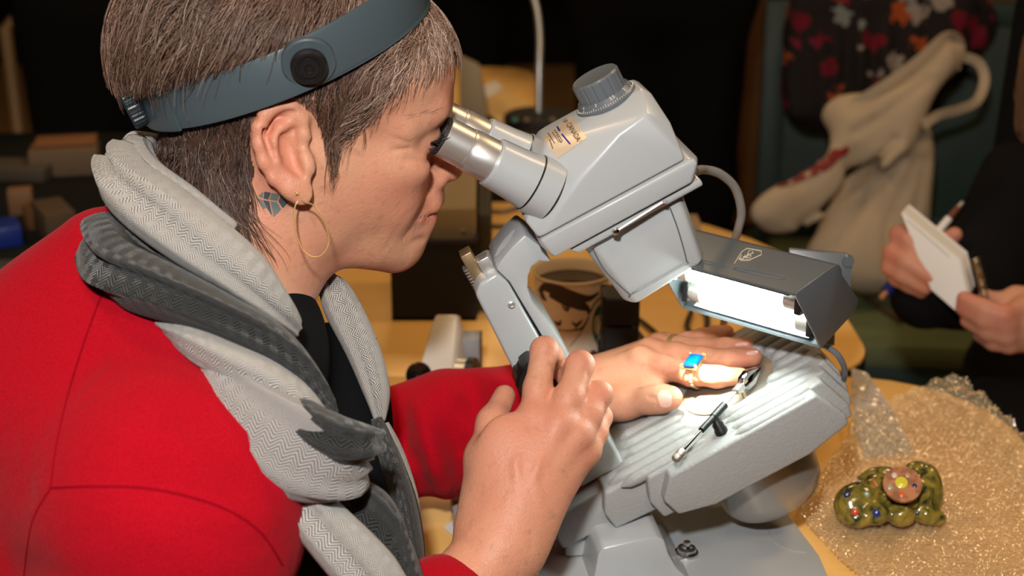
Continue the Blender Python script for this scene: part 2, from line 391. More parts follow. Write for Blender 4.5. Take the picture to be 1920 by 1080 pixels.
for s in (-1, 1):
    b0 = kc if s < 0 else kc + SL*.06
    mb = MB(); n = 64; prof = ((.004, .012), (.004, .0195), (.006, .0205), (.024, .0198), (.027, .0180), (.027, 0))
    v = []
    x = nrm(SF); y = nrm(SU)
    for h, r in prof:
        for k in range(n):
            a = 2*pi*k/n; rr = r*(1 if r < .019 else (1.0 if (k % 8) < 5 else .93)); v.append(b0 + SL*s*h + rr*(cos(a)*x + sin(a)*y))
    m = len(prof); mb.add(v, [(i*n+k, i*n+(k+1) % n, (i+1)*n+(k+1) % n, (i+1)*n+k) for i in range(m-1) for k in range(n)])
    mb.build('focus_knob', M['black'], scope, 25)
    MB().tube([b0, b0 + SL*s*.006], .008, 16).build('knob_shaft', M['steel'], scope)
# zoom dial
dc = W(118, -44.5, 0)
MB().lathe([(0, -.001), (.0232, -.001), (.0236, .0005), (.0236, .0015), (.0200, .0068), (0, .0068)], dc, SU, 64).build('dial_skirt', M['dkgrey'], scope, 25)
mb = MB(); n = 96; v = []
prof = ((.0185, .0065), (.0185, .0195), (.0172, .0212), (.0140, .0206), (0.0001, .0206))
for r, h in prof:
    for k in range(n): a = 2*pi*k/n; rr = r*(1 if (k % 6) else (.965 if r > .0173 else 1)); v.append(dc + SU*h + rr*(cos(a)*SF + sin(a)*SL))
mb.add(v, [(i*n+k, i*n+(k+1) % n, (i+1)*n+(k+1) % n, (i+1)*n+k) for i in range(len(prof)-1) for k in range(n)])
zk = mb.build('zoom_knob', M['dkgrey'], scope, 25)
mb = MB()
def on_skirt(ang, t): r = .0234 - .0034*t; return dc + SU*(.0018 + .0053*t) + r*(cos(ang)*SF + sin(ang)*SL), nrm(cos(ang)*SF*.85 + sin(ang)*SL*.85 + SU*.55)
for i in range(44):
    ang = radians(-175 + i*5.0); a, nn = on_skirt(ang, .08); b, _ = on_skirt(ang, .46 if i % 5 == 0 else .28)
    mb.tube([a + nn*.0002, b + nn*.0002], .00022, 4)
for s_, dg in (('3', -118), ('2.5', -82), ('2', -50), ('1.5', -22), ('4', -150)):
    ang = radians(dg); c, nn = on_skirt(ang, .72); ex = nrm(-sin(ang)*SF + cos(ang)*SL); text_mesh(mb, s_, .0036, c + nn*.0004, ex, np.cross(nn, ex))
mb.build('dial_scale', M['white'], scope, 0)
# paper sticker with printed lines
sbv = bvh_of(shell); M['sticker'] = mat('foil_sticker', (.60, .47, .33), .35, .1, bump=(500, .1, .0003)); M['ink'] = mat('printed_ink', (.05, .04, .04), .5); M['blueink'] = mat('blue_ink', (.01, .02, .25), .5)
st = laid_patch(MB(), sbv, [(1017, 259), (1071, 217), (1101, 259), (1045, 298)], .0004, 14, 14).build('sticker', M['sticker'], scope)
stb = bvh_of(st); mb = MB()
for a, b in (((1044, 236), (1050, 246)), ((1054, 252), (1069, 270))): laid_line(mb, stb, [a, b], .0008, .0001, 4, 4)
mb.build('blue_stripe', M['blueink'], st)
mb = MB()
for q0, q1, wv in (((1028, 250), (1041, 270), .0005), ((1031, 262), (1037, 280), .0005), ((1036, 248), (1049, 268), .0004), ((1040, 244), (1056, 266), .0005), ((1044, 254), (1052, 268), .0004), ((1048, 262), (1054, 268), .0004)):
    q0, q1 = np.array(q0), np.array(q1)
    for k in range(6): laid_line(mb, stb, [q0 + (q1-q0)*(k/6), q0 + (q1-q0)*(k/6 + .09)], wv, .0001, 1, 4)
c = cast(stb, 1075, 247, .0003); e1 = nrm(cast(stb, 1081, 256, .0003) - cast(stb, 1070, 239, .0003)); nn = nrm(np.cross(e1, nrm(cast(stb, 1085, 242, .0003)-c))); nn = nn if nn @ (CAM-c) > 0 else -nn
text_mesh(mb, 'CANADA', .0058, c, e1, np.cross(nn, e1))
c2 = cast(stb, 1061, 229, .0003); text_mesh(mb, '1001', .0050, c2, e1, np.cross(nn, e1))
mb.build('sticker_print', M['ink'], st, 0)
# stage: nested terraced slabs with ridges
stg = MB()
for pts, w in (([(27, -305), (153, -302), (167, -330), (166, -338), (129, -346), (48, -346.5), (19, -339), (14, -322)], 79),
               ([(11, -304.5), (163, -300.5), (174, -330), (173, -341), (120, -345), (8, -343), (4, -325)], 67),
               ([(-24, -306), (170, -300), (180, -330), (178, -339), (100, -345), (-30, -339), (-32, -322)], 55),
               ([(-74, -312), (175, -299.5), (183, -326), (181, -338), (100, -345), (-76, -340)], 43),
               ([(-78, -313), (177, -299), (184, -322), (182, -337), (-80, -338)], 31)):
    stg.prism(WL(pts, -w), SL*2*w/1000, .0025, 3)
stage = stg.build('stage', M['cast'], scope, 50)
for i, (l, f0, f1, u) in enumerate([(-72, 84, 150, -304), (-63, 84, 158, -303), (-58, -10, 66, -304), (-52, 84, 164, -302), (-46, -18, 62, -304), (-41, 72, 168, -301.5), (-34, -8, 60, -303.5), (-28, 128, 172, -301), (-22, 2, 58, -303), (-14, 140, 175, -300.5), (-8, 4, 58, -303), (0, 142, 177, -300.5), (8, 4, 58, -303), (14, 140, 177, -300.5), (28, 128, 176, -300.5), (41, 72, 172, -301), (52, 84, 164, -302), (63, 84, 158, -303)]):
    a, b = W(f0, u - (151-f0)*.006 if f0 > 60 else u - .8, l), W(f1, u, l)
    r = .0050; p = np.linspace(0, 1, 12)[:, None]; rr = r*np.clip(np.sin(np.linspace(0, pi, 12))*3, .15, 1)
    MB().tube(a + (b-a)*p - SU*.0006, rr, 10).build('stage_ridge', M['cast'], stage)
M['disc'] = mat('worn_stage_plate', (.17, .15, .125), .35, .2, bump=(200, .15, .0004))
MB().lathe([(0, -.004), (.0395, -.004), (.0395, .0012), (.0385, .0018), (0, .0018)], W(103, -302.5, 0), SU, 64).build('stage_plate', M['disc'], scope)
MB().lathe([(.0445, 0), (.0448, -.052), (.0438, -.060), (.040, -.0665), (.033, -.0695), (0, -.0700)], W(96, -344, 0), SU, 64, False).build('mirror_housing', M['steelgrey'] if 'steelgrey' in M else mat('satin_housing', (.40, .375, .345), .30, .6, bump=(60, .05)), scope)
# foot on the table
def G(h, l, z): return np.array([.09, .995, z]) + SH*h + SL*l
MB().prism([G(*q, .7515) for q in ((-.13, -.09), (.15, -.09), (.158, -.02), (.152, .09), (.12, .15), (-.10, .15), (-.13, .12))], (0, 0, .0165), .003, 2).build('foot_plate', M['scope'], scope)
MB().prism([G(h, -.045, z) for h, z in ((-.034, .767), (-.030, .797), (-.026, .803), (.016, .810), (.022, .806), (.026, .793), (.033, .780), (.046, .767))], SL*.10, .002, 2).build('foot_block', M['scope'], scope)
MB().box(G(-.03, .03, .785), (.018, .03, .016), [SH, SL, ZZ], .003).build('tilt_hinge', M['scope'], scope)
kb = on_z(1287, 1040, .768)
MB().lathe([(.0095, 0), (.0100, .0012), (.0095, .003), (.0072, .0036), (.0078, .0046), (.0074, .0064), (.0044, .0074), (.0040, .0088), (.0030, .0092), (.0028, .012), (.0, .012)], kb, ZZ, 40).build('clamp_screw', M['chrome'], scope)
cc = on_z(1506, 1003, .7682)
mb = MB(); mb.tube([cc + .028*np.array([cos(t), sin(t), 0]) for t in np.linspace(2.5, 4.6, 30)], .0005, 6); mb.build('cast_rim', M['cast'], scope)
# power cable
cab = [on_l(1303, 322, 0), P(1320, 318, 1.10), P(1350, 326, 1.12), P(1378, 352, 1.14), P(1390, 395, 1.16), P(1384, 430, 1.18), P(1372, 470, 1.22), P(1360, 540, 1.26), P(1358, 600, 1.32), on_z(1340, 660, .756), on_z(1300, 640, .756)]
MB().tube(spline(cab, 8), .0036, 10).build('power_cable', mat('grey_cable', (.30, .29, .27), .5), scope)

# ------------------------------------------------------------------ fluorescent illuminator
KE = np.array([cos(radians(42)), -sin(radians(42)), 0]); KH = np.array([-sin(radians(42)), -cos(radians(42)), 0])
BR = P(1537, 653, 1.05)
lamp = empty('illuminator', BR - ZZ*.02 - KH*.05, 'dark grey fluorescent illuminator box with two glowing tubes beside the microscope stage', 'lamp')
def K(h, z, s): return BR + (KH*h + ZZ*z)*.0105 - KE*s     # cm-like section units, s metres to the left
LEN = .1245
def arc(c, r, a0, a1, n=6): return [(c[0]+r*cos(radians(a0+(a1-a0)*i/n)), c[1]+r*sin(radians(a0+(a1-a0)*i/n))) for i in range(n+1)]
sec = [(4.2, 5.3)] + arc((-1.0, 4.9), 1.15, 80, 175, 6) + arc((-4.0, 2.3), .9, 170, 250, 5) + [(-4.0, 1.35), (0, 0)]
inn = [(4.15, 5.12), (-.9, 5.85), (-1.95, 4.8), (-4.65, 2.4), (-4.0, 1.62), (-.05, .2)]
inn = [(4.12, 5.1)] + arc((-1.0, 4.9), .97, 80, 175, 6) + arc((-4.0, 2.3), .72, 170, 250, 5) + [(-3.95, 1.55), (-.02, .2)]
mb = MB(); n = len(sec); v = [K(*q, 0) for q in sec] + [K(*q, 0) for q in inn] + [K(*q, LEN) for q in sec] + [K(*q, LEN) for q in inn]; f = []
for i in range(n-1):
    f += [(i, i+1, 2*n+i+1, 2*n+i), (n+i+1, n+i, 3*n+i, 3*n+i+1), (i+1, i, n+i, n+i+1), (2*n+i, 2*n+i+1, 3*n+i+1, 3*n+i)]
f += [(0, 2*n, 3*n, n), (n-1, 2*n-1, 4*n-1, 3*n-1)]
mb.add(v, f); hs = mb.build('housing', M['lampgrey'], lamp, 50)
for s in (-.0015, LEN-.0005):
    MB().prism([K(*q, s) for q in sec], -KE*.002, .0009, 2).build('end_cap', M['lampgrey'], lamp, 50)
M['reflector'] = mat('white_reflector', (.85, .86, .84), .35)
mb = MB(); rs = [(3.2, 4.6), (-.6, 5.2), (-1.5, 4.4), (-3.4, 2.6), (-3.2, 1.9), (.0, .5)]
v = [K(*q, .010) for q in rs] + [K(*q, LEN-.010) for q in rs]; m = len(rs); mb.add(v, [(i, i+1, m+i+1, m+i) for i in range(m-1)]); mb.build('reflector', M['reflector'], lamp, 30)
M['tube'] = mat('glowing_tube', (.9, .95, .92), .3, emit=((.86, 1.0, .93), 36))
for h, z in ((1.9, 3.95), (.05, 1.75)):
    a, b = K(h, z, .018), K(h, z, LEN-.020)
    MB().tube([a, b], .0078, 20).build('fluorescent_tube', M['tube'], lamp)
    for p, q in ((K(h, z, .018), K(h, z, .0075)), (K(h, z, LEN-.020), K(h, z, LEN-.009))):
        ce = MB().tube([p, q], .0082, 20).build('tube_cap', M['steel'], lamp)
        e = nrm(q-p); MB().box(q + e*.002, (.0028, .0085, .0085), [KE, KH, ZZ], .001).build('socket', M['black'], lamp)
hb = bvh_of(hs); mb = MB()
for ln in ([(1377, 494), (1391, 472), (1401, 466), (1428, 471), (1427, 478), (1405, 488), (1388, 488)], [(1385, 487), (1391, 478), (1397, 478), (1394, 485), (1386, 486)], [(1399, 482), (1405, 470), (1411, 471), (1412, 475), (1402, 478), (1409, 480), (1406, 484), (1396, 483)], [(1393, 482), (1403, 480)]):
    pp = [cast(hb, x, y, .0002) for x, y in ln]; mb.tube([p for p in pp if p is not None], .00035, 5)
mb.build('maker_emblem', mat('cream_mark', (.72, .62, .45), .4), lamp)
for ln in ([(1318, 488), (1357, 497), (1358, 501), (1318, 493), (1318, 488)], [(1381, 502), (1462, 518), (1461, 523), (1382, 507), (1381, 502)]):
    pp = [cast(hb, x, y, .0001) for x, y in spline(ln, 4)]; MB().tube([p for p in pp if p is not None], .0006, 5).build('vent_rib', M['lampgrey'], lamp)
hp = [(1480, 466), (1585, 476), (1598, 481), (1602, 492), (1597, 505), (1595, 545), (1560, 560), (1480, 520)]
MB().prism([P(x, y, 1.165) for x, y in hp], np.array([0, .004, 0]), .001).build('hinge_plate', M['lampgrey'], lamp)
MB().lathe([(.0, .0), (.0052, .0), (.0048, .0018), (0, .0018)], P(1590, 490, 1.164), (0, -1, 0.1), 24).build('hinge_pivot', M['lampgrey'], lamp)
MB().tube([P(1556, 545, 1.172), P(1556, 640, 1.178), W(150, -318, 40)], .005, 10).build('support_post', M['lampgrey'], lamp)
lc = [P(1528, 640, 1.10), P(1550, 650, 1.085), P(1571, 666, 1.08), P(1583, 690, 1.085), P(1582, 712, 1.10), P(1568, 735, 1.16), on_z(1560, 760, .757), on_z(1500, 740, .757)]
MB().tube(spline(lc, 8), .0024, 8).build('lamp_cable', M['dkgrey'], lamp)

MB().lathe([(.0, -.001), (.011, -.001), (.012, .0), (.012, .006), (0, .006)], W(96, -186, 0), SU, 32).build('added_lens', mat('added_lens_glow', (.9, .8, .6), .2, emit=((1, .80, .52), 8)), scope)  # hidden glowing lens, added as a source for the stage spot
# unseen warm spot added just below the objective housing to light the stage plate
sl = bpy.data.lights.new('stage_spot', 'SPOT'); sl.energy = 24; sl.color = (1, .80, .52); sl.spot_size = radians(27); sl.spot_blend = .35; sl.shadow_soft_size = .008
so = bpy.data.objects.new('stage_spot', sl); COL.objects.link(so); so.location = W(98, -196, 0)
so.rotation_euler = Vector(W(86, -300, -8) - W(98, -196, 0)).to_track_quat('-Z', 'Y').to_euler()

# ------------------------------------------------------------------ stone holder on the stage
tw = empty('stone_tweezers', W(76, -304, -60), 'steel spring tweezers on a black swivel post on the microscope stage', 'tweezers')
ka, kb2 = W(40, -288, -87), W(104, -290, -38); e = nrm(kb2-ka); sd = nrm(np.cross(e, SU))
MB().tube([ka + e*.006, kb2], .0012, 10).build('rod', M['chrome'], tw)
kn = MB().lathe([(0, -.0045), (.0026, -.0045), (.0034, -.0035), (.0034, -.0005), (.0029, 0), (.0034, .0006), (.0034, .0050), (.0022, .0068), (0, .0068)], ka, e, 24).build('knurled_knob', mat('knurled_steel', (.55, .5, .45), .35, 1, bump=(1500, 1, .0006)), tw)
pc = ka + e*(.6*np.linalg.norm(kb2-ka))
MB().lathe([(.0, -.014), (.0026, -.017), (.0026, -.001), (.0032, -.0008), (.0032, .015), (0, .015)], pc, e, 20).build('sleeve', M['black'], tw)
pb_ = W(78, -304, -61); up = nrm(pc - pb_)
MB().lathe([(.0052, 0), (.0052, .004), (.0044, .0055), (.0046, .0085), (.0030, .011), (.0030, np.linalg.norm(pc-pb_)), (0, np.linalg.norm(pc-pb_)+.001)], pb_, up, 24).build('swivel_post', M['black'], tw)
MB().box(kb2 + e*.003, (.0045, .0032, .0026), [e, sd, SU], .0008).build('clamp_body', M['steel'], tw)
for sg in (1, -1):
    q = kb2 + e*.005; pl = [q + SU*.0006*sg, q + e*.005 + SU*.0060*sg, q + e*.013 + SU*.0068*sg, q + e*.025 + SU*.0016*sg, q + e*.027 + SU*.0002*sg, q + e*.012 + SU*.0022*sg]
    MB().prism([p - sd*.003 for p in pl], sd*.006, .0004, 1).build('jaw', M['chrome'], tw)
MB().prism([kb2 + e*.001 - SU*.002 + sd*.004, kb2 + e*.004 - SU*.002 + sd*.004, kb2 + e*.003 - SU*.009 + sd*.004, kb2 - SU*.009 + sd*.004], -sd*.002, .0003).build('release_lever', M['brass'], tw)
# ------------------------------------------------------------------ skin
def skin(name, base, red, spot, amt=.35):
    m = mat(name, base, .48, spec=.35, sss=.12); k = NT(m); tc = k.n('ShaderNodeTexCoord'); O = tc.outputs['Object']
    n1 = k.n('ShaderNodeTexNoise'); n1.inputs['Scale'].default_value = 22; n1.inputs['Detail'].default_value = 5; k.l(O, n1.inputs['Vector'])
    n2 = k.n('ShaderNodeTexNoise'); n2.inputs['Scale'].default_value = 130; n2.inputs['Detail'].default_value = 3; k.l(O, n2.inputs['Vector'])
    r1 = k.n('ShaderNodeMapRange'); r1.inputs[1].default_value = .38; r1.inputs[2].default_value = .68; k.l(n1.outputs['Fac'], r1.inputs[0])
    r2 = k.n('ShaderNodeMapRange'); r2.inputs[1].default_value = .56; r2.inputs[2].default_value = .80; r2.inputs[4].default_value = amt; k.l(n2.outputs['Fac'], r2.inputs[0])
    at = k.n('ShaderNodeAttribute', attribute_name='flush')
    c = k.mix(r1.outputs[0], base, tuple(.55*a + .45*b for a, b in zip(base, red))); c = k.mix(at.outputs['Fac'], c, red); c = k.mix(r2.outputs[0], c, spot); k.l(c, k.b.inputs['Base Color'])
    v = k.n('ShaderNodeTexVoronoi'); v.inputs['Scale'].default_value = 850; k.l(O, v.inputs['Vector'])
    n3 = k.n('ShaderNodeTexNoise'); n3.inputs['Scale'].default_value = 320; n3.inputs['Detail'].default_value = 4; k.l(O, n3.inputs['Vector'])
    h = k.math('ADD', k.math('MULTIPLY', v.outputs['Distance'], .35), k.math('MULTIPLY', n3.outputs['Fac'], .9))
    bp = k.n('ShaderNodeBump'); bp.inputs['Strength'].default_value = .44; bp.inputs['Distance'].default_value = .0010
    k.l(h, bp.inputs['Height']); k.l(bp.outputs[0], k.b.inputs['Normal']); return m
M['skin'] = skin('fair_freckled_skin', (.62, .315, .195), (.60, .19, .125), (.36, .16, .09), .5)

# ------------------------------------------------------------------ head frame (anatomical millimetres)
def head_axes(yaw, pitch, roll):
    y, p, r = radians(yaw), radians(pitch), radians(roll)
    X = np.array([cos(p)*cos(y), cos(p)*sin(y), -sin(p)]); Y = np.array([-sin(y), cos(y), 0]); Z = np.cross(X, Y)
    return X, cos(r)*Y + sin(r)*Z, cos(r)*Z - sin(r)*Y
HX, HY, HZ = head_axes(14, 10, 6)
HS = np.array([1.08, .97, .96])/1000
HO = P(571, 302, .95) + .068*HY
def HD(x, y, z): return HO + HX*x*HS[0] + HY*y*HS[1] + HZ*z*HS[2]
HA = [HX, HY, HZ]
def hr(x, y, z): return np.array([x, y, z])*HS
B = Sdf()
B.ell(HD(-3, 0, 50), hr(99, 73, 80), HA, .01)
B.ell(HD(44, 0, 55), hr(50, 62, 48), HA, .02)
B.ell(HD(52, 0, -28), hr(42, 46, 52), HA, .02)
for s in (-1, 1):
    B.cone(HD(88, 0, 34), HD(80, s*34, 36), .0095, .009, .014); B.cone(HD(80, s*34, 36), HD(62, s*52, 26), .009, .010, .014)
    B.ell(HD(62, s*46, -4), hr(23, 17, 16), HA, .018)
    B.ell(HD(55, s*35, -36), hr(28, 22, 32), HA, .02)
    B.cone(HD(10, s*50, -56), HD(76, s*14, -86), .015, .0155, .022); B.cone(HD(4, s*58, -8), HD(10, s*50, -56), .014, .015, .02)
    B.ell(HD(20, s*50, -20), hr(34, 20, 40), HA, .02)
B.ell(HD(82, 0, -84), hr(15, 20, 15), HA, .014); B.ell(HD(79, 0, -52), hr(22, 25, 26), HA, .014)
B.ell(HD(46, 0, -76), hr(46, 40, 18), HA, .022)
for s in (-1, 1): B.ell(HD(98, s*30, 16), hr(17, 17, 11), HA, .012, 's')
B.chain([HD(94, 0, 24), HD(101, 0, 4), HD(107, 0, -16)], [.0075, .0085, .0095], .010); B.ell(HD(107, 0, -19), hr(10.5, 11, 9.5), HA, .006)
for s in (-1, 1):
    B.ell(HD(96, s*12, -24), hr(10, 7, 7.5), HA, .005); B.ell(HD(101, s*6, -30), hr(5, 3, 4), HA, .003, 's')
    B.ell(HD(77, s*31, 16), hr(14.5, 16, 14.5), HA, .006)
    B.ell(HD(93, s*33, 14), hr(8, 15, 2.0), HA, .003, 's')
B.chain([HD(87, -24, -51), HD(99, -11, -46.5), HD(103, 0, -45.5), HD(99, 11, -46.5), HD(88, 23, -51)], [.0028, .0046, .0050, .0046, .0028], .006)
B.chain([HD(87, -22, -53.5), HD(97, -10, -58.5), HD(100, 0, -59.5), HD(97, 10, -58.5), HD(87, 22, -53.5)], [.0028, .0046, .0052, .0046, .0028], .006)
B.chain([HD(87, -27, -51.5), HD(103, -11, -52.3), HD(108, 0, -52.3), HD(103, 11, -52.3), HD(87, 27, -51.5)], [.0009, .0013, .0013, .0013, .0009], .002, 's')
B.ell(HD(97, 0, -37), hr(8.5, 15, 10), HA, .010); B.ell(HD(93, 0, -67), hr(7, 15, 9), HA, .012)
# smile and cheek folds, under-eye lines
def fold(poly, amp, wid, ylo=12):
    poly = [np.array(q) for q in poly]
    def fn(X):
        d = X - HO; x = d @ HX/HS[0]; y = d @ HY/HS[1]; z = d @ HZ/HS[2]
        return amp*np.exp(-(seg_dist(np.stack([x, z], 1), poly)/wid)**2)*(np.abs(y) > ylo)
    c = np.mean(poly, 0); B.groove(fn, HD(c[0], 0, c[1]), .10)
fold([(99, -20), (91, -33), (83, -48)], .0013, 3.4); fold([(82, -57), (77, -64)], .0004, 2.2)
fold([(74, -40), (68, -56), (66, -70)], .0004, 2.4, 20); fold([(90, 6), (80, 2), (66, 6)], .0012, 2.4, 15); fold([(66, 14), (56, 12)], .0008, 1.6, 20); fold([(66, 19), (56, 22)], .0008, 1.6, 20)
fold([(88, -70), (93, -71)], .0014, 3.5, -1)
# neck and shoulders
NK = P(385, 640, .995)
fdir = np.array([cos(radians(10)), sin(radians(10)), 0]); aw = np.array([-sin(radians(10)), cos(radians(10)), 0])
TU = cos(radians(33))*ZZ + sin(radians(33))*fdir; TF = np.cross(aw, TU); TF = TF if TF @ fdir > 0 else -TF
B.cone(HD(-26, 0, -14), NK, .054, .054, .03); B.cone(HD(2, 0, -50), NK + TF*.016, .040, .046, .03)
B.cone(HD(-18, -50, -22), NK + TF*.05 - TU*.01, .010, .010, .02)
B.ell(NK - TU*.11, (.080, .13, .12), [TF, aw, TU], .05)
# near ear
ed = lambda x, y, d: P(x, y, d - .004 - .012*min(1, max(0, (390-y)/190)))
el = nrm(ed(575, 375, .95) - ed(512, 205, .95)); en = nrm(CAM - ed(530, 280, .95)) ; ex = nrm(np.cross(el, en)); 
B.ell(ed(522, 278, .950), (.015, .031, .0045), [ex, el, en], .006)
B.chain([ed(558, 285, .9545), ed(570, 255, .951), ed(566, 222, .950), ed(546, 202, .946), ed(521, 199, .9425), ed(498, 213, .940), ed(485, 240, .939), ed(486, 270, .939), ed(495, 304, .940), ed(514, 335, .942), ed(538, 356, .944)], [.0028, .0042, .0045, .0046, .0047, .0047, .0046, .0045, .0044, .0043, .0042], .0035)
B.chain([ed(548, 226, .948), ed(526, 240, .945), ed(513, 268, .943), ed(514, 300, .943), ed(530, 328, .945), ed(552, 338, .947)], [.0030, .0035, .0042, .0042, .0036, .0034], .004)
B.ell(ed(562, 357, .947), (.0085, .0105, .0040), [ex, el, en], .006); B.ell(ed(548, 345, .946), (.0075, .009, .0042), [ex, el, en], .006)
B.ell(ed(549, 292, .944), (.0068, .0165, .0080), [nrm(ex+.12*el), nrm(el-.12*ex), en], .003, 's')
B.ell(ed(535, 217, .9415), (.0080, .0034, .0030), [ex, el, en], .002, 's'); B.ell(ed(499, 262, .9385), (.0022, .0160, .0030), [ex, el, en], .002, 's')
B.ell(ed(577, 304, .949), (.0042, .0075, .0044), [ex, el, en], .009); B.cone(ed(520, 345, .962), ed(500, 250, .962), .008, .010, .012)

# ------------------------------------------------------------------ arms and hands
SHN = P(322, 962, .880); ELN = np.array([-.205, .67, .70]); WRN = P(926, 1046, .975)
B.chain([NK - TU*.08 - aw*.08, SHN, ELN], [.05, .038, .032], .03); B.cone(ELN, ELN + (WRN-ELN)*.45, .032, .034, .02); B.cone(ELN + (WRN-ELN)*.45, WRN, .034, .0285, .02)
rk = dict(i=P(1000, 786, .995), m=P(1046, 797, .990), r=P(1082, 816, .994), l=P(1098, 846, 1.003))
B.ell(P(965, 915, .980), (.031, .046, .0165), [nrm(P(1070, 920, .985) - P(870, 905, .985)), nrm(rk['m'] - WRN), nrm(CAM - P(965, 900, 1))], .02)
for q, r1 in ((rk['i'], .0112), (rk['m'], .0115), (rk['r'], .0108), (rk['l'], .0098)): B.cone(WRN + (q-WRN)*.10, q, .021, r1, .014)
fk = .005
B.chain([rk['i'], P(1008, 728, 1.005), P(1021, 657, 1.018)], [.0112, .0098, .0098], fk); B.chain([P(1021, 657, 1.018), P(1033, 667, 1.036), P(1030, 690, 1.052)], [.0098, .0085, .0078], fk)
B.chain([rk['m'], P(1067, 745, .998), P(1088, 684, 1.012)], [.0115, .0100, .0098], fk); B.chain([P(1088, 684, 1.012), P(1082, 690, 1.034), P(1062, 708, 1.048)], [.0098, .0086, .0078], fk)
B.chain([rk['r'], P(1103, 778, 1.002), P(1124, 739, 1.013)], [.0108, .0096, .0092], fk); B.chain([P(1124, 739, 1.013), P(1117, 738, 1.034), P(1092, 742, 1.05)], [.0092, .0082, .0075], fk)
B.chain([rk['l'], P(1116, 812, 1.012), P(1126, 782, 1.024)], [.0098, .0086, .0080], fk); B.chain([P(1126, 782, 1.024), P(1112, 778, 1.040), P(1092, 778, 1.05)], [.0080, .0074, .0068], fk)
B.chain([P(895, 985, .985), P(907, 858, .997), P(922, 792, 1.012), P(946, 742, 1.034)], [.016, .0122, .0094, .0082], .010)
for q in ('i', 'm', 'r', 'l'):                                # knuckles and tendons
    B.ell(rk[q] + nrm(CAM-rk[q])*.0035, (.0088, .0088, .0088), None, .007)
    B.cone(rk[q] + nrm(CAM-rk[q])*.0068, WRN + (rk[q]-WRN)*.3 + nrm(CAM-WRN)*.018, .0035, .003, .008)
def vein(pts, r=.0016, wd=.0032): 
    q = [np.array(p) for p in pts]; B.groove(lambda X: -r*np.exp(-(seg_dist(X, q)/wd)**2), np.mean(q, 0), .08)
nz_ = nrm(CAM - P(980, 900, .98))
for pts in ([(1012, 960), (1000, 900), (1018, 845)], [(960, 985), (975, 930), (966, 870), (985, 815)], [(1018, 845), (1000, 815)], [(1060, 940), (1055, 880), (1064, 825)]):
    vein([P(x, y, .980) + nz_*.0165 for x, y in pts])
for q in 'imr': vein([rk[q] + nz_*.008, WRN + (rk[q]-WRN)*.35 + nz_*.018], .0016, .0040)
def crease(px, d, amp=.0009, wd=.0013):
    q = [P(x, y, d) for x, y in px]; B.groove(lambda X: amp*np.exp(-(seg_dist(X, q)/wd)**2), np.mean(q, 0), .05)
for k in range(4): crease([(996+2*k, 668+9*k), (1018, 664+9*k), (1040, 670+9*k)], 1.008); crease([(1066, 700+8*k), (1088, 694+8*k), (1106, 704+8*k)], 1.002); crease([(1108, 750+8*k), (1124, 748+8*k), (1136, 760+8*k)], 1.003)
for k in range(3): crease([(880, 1000+13*k), (930, 990+12*k), (1000, 1004+12*k)], .955, .0008, .0018)
# far hand, palm down on the stage
LW = P(1105, 738, 1.195); ELF = P(560, 880, 1.20); SHF = NK + aw*.17 - TU*.06
B.chain([NK - TU*.08 + aw*.08, SHF, ELF], [.05, .04, .034], .03); B.cone(ELF, LW, .036, .027, .02)
B.ell(P(1166, 722, 1.185), (.043, .032, .0145), [nrm(P(1240, 668, 1.19) - LW), nrm(P(1180, 700, 1.24) - P(1150, 740, 1.14)), SU], .018)
lk = dict(i=P(1202, 676, 1.178), m=P(1221, 661, 1.197), r=P(1235, 651, 1.216), l=P(1248, 648, 1.236))
for q in 'imrl': B.cone(LW + SU*.004, lk[q], .019, .0105 if q != 'l' else .009, .012); B.ell(lk[q] + SU*.004, (.008,)*3, None, .007)
B.chain([lk['i'], P(1246, 688, 1.165), P(1296, 701, 1.143)], [.0108, .0102, .0096], fk); B.chain([P(1296, 701, 1.143), P(1345, 707, 1.128), P(1388, 706, 1.117)], [.0096, .0084, .0072], fk)
B.chain([lk['m'], P(1268, 664, 1.182), P(1318, 672, 1.164)], [.0108, .0098, .0095], fk); B.chain([P(1318, 672, 1.164), P(1370, 674, 1.146), P(1412, 670, 1.134)], [.0095, .0085, .0074], fk)
B.chain([lk['r'], P(1274, 651, 1.203), P(1318, 654, 1.190)], [.0102, .0092, .0088], fk); B.chain([P(1318, 654, 1.190), P(1360, 652, 1.174), P(1398, 648, 1.162)], [.0088, .0080, .0070], fk)
B.chain([lk['l'], P(1285, 641, 1.226), P(1316, 634, 1.218)], [.0092, .0082, .0080], fk); B.chain([P(1316, 634, 1.218), P(1342, 628, 1.210), P(1362, 623, 1.202)], [.0080, .0074, .0066], fk)
B.chain([P(1128, 758, 1.178), P(1172, 755, 1.160), P(1222, 749, 1.138)], [.0165, .0128, .0108], .009); B.chain([P(1222, 749, 1.138), P(1240, 747, 1.132), P(1259, 746, 1.127)], [.0108, .0108, .0092], .006)
def crease2(pts, amp=.0010, wd=.0014): B.groove(lambda X: amp*np.exp(-(seg_dist(X, pts)/wd)**2), np.mean(pts, 0), .05)
for (x, y, d), (dx, dy, dd) in (((1296, 701, 1.135), (2, 16, -.016)), ((1318, 672, 1.156), (2, 15, -.016)), ((1222, 749, 1.128), (-2, 20, -.014)), ((1318, 654, 1.182), (2, 12, -.014))):
    for k in (-1, 0, 1): crease2([P(x + 5*k - dx, y - dy, d - dd), P(x + 5*k, y, d - .008), P(x + 5*k + dx, y + dy, d + dd)])
for q in 'imr': vein([lk[q] + SU*.010, LW + (lk[q]-LW)*.3 + SU*.017], .0016, .0036)
vein([P(1150, 700, 1.178), P(1185, 690, 1.172), P(1205, 700, 1.166)], .0014, .003); vein([P(1135, 722, 1.17), P(1170, 712, 1.165), P(1190, 722, 1.16)], .0014, .003)
bv, bf = B.mesh(.0016, 20, 1)
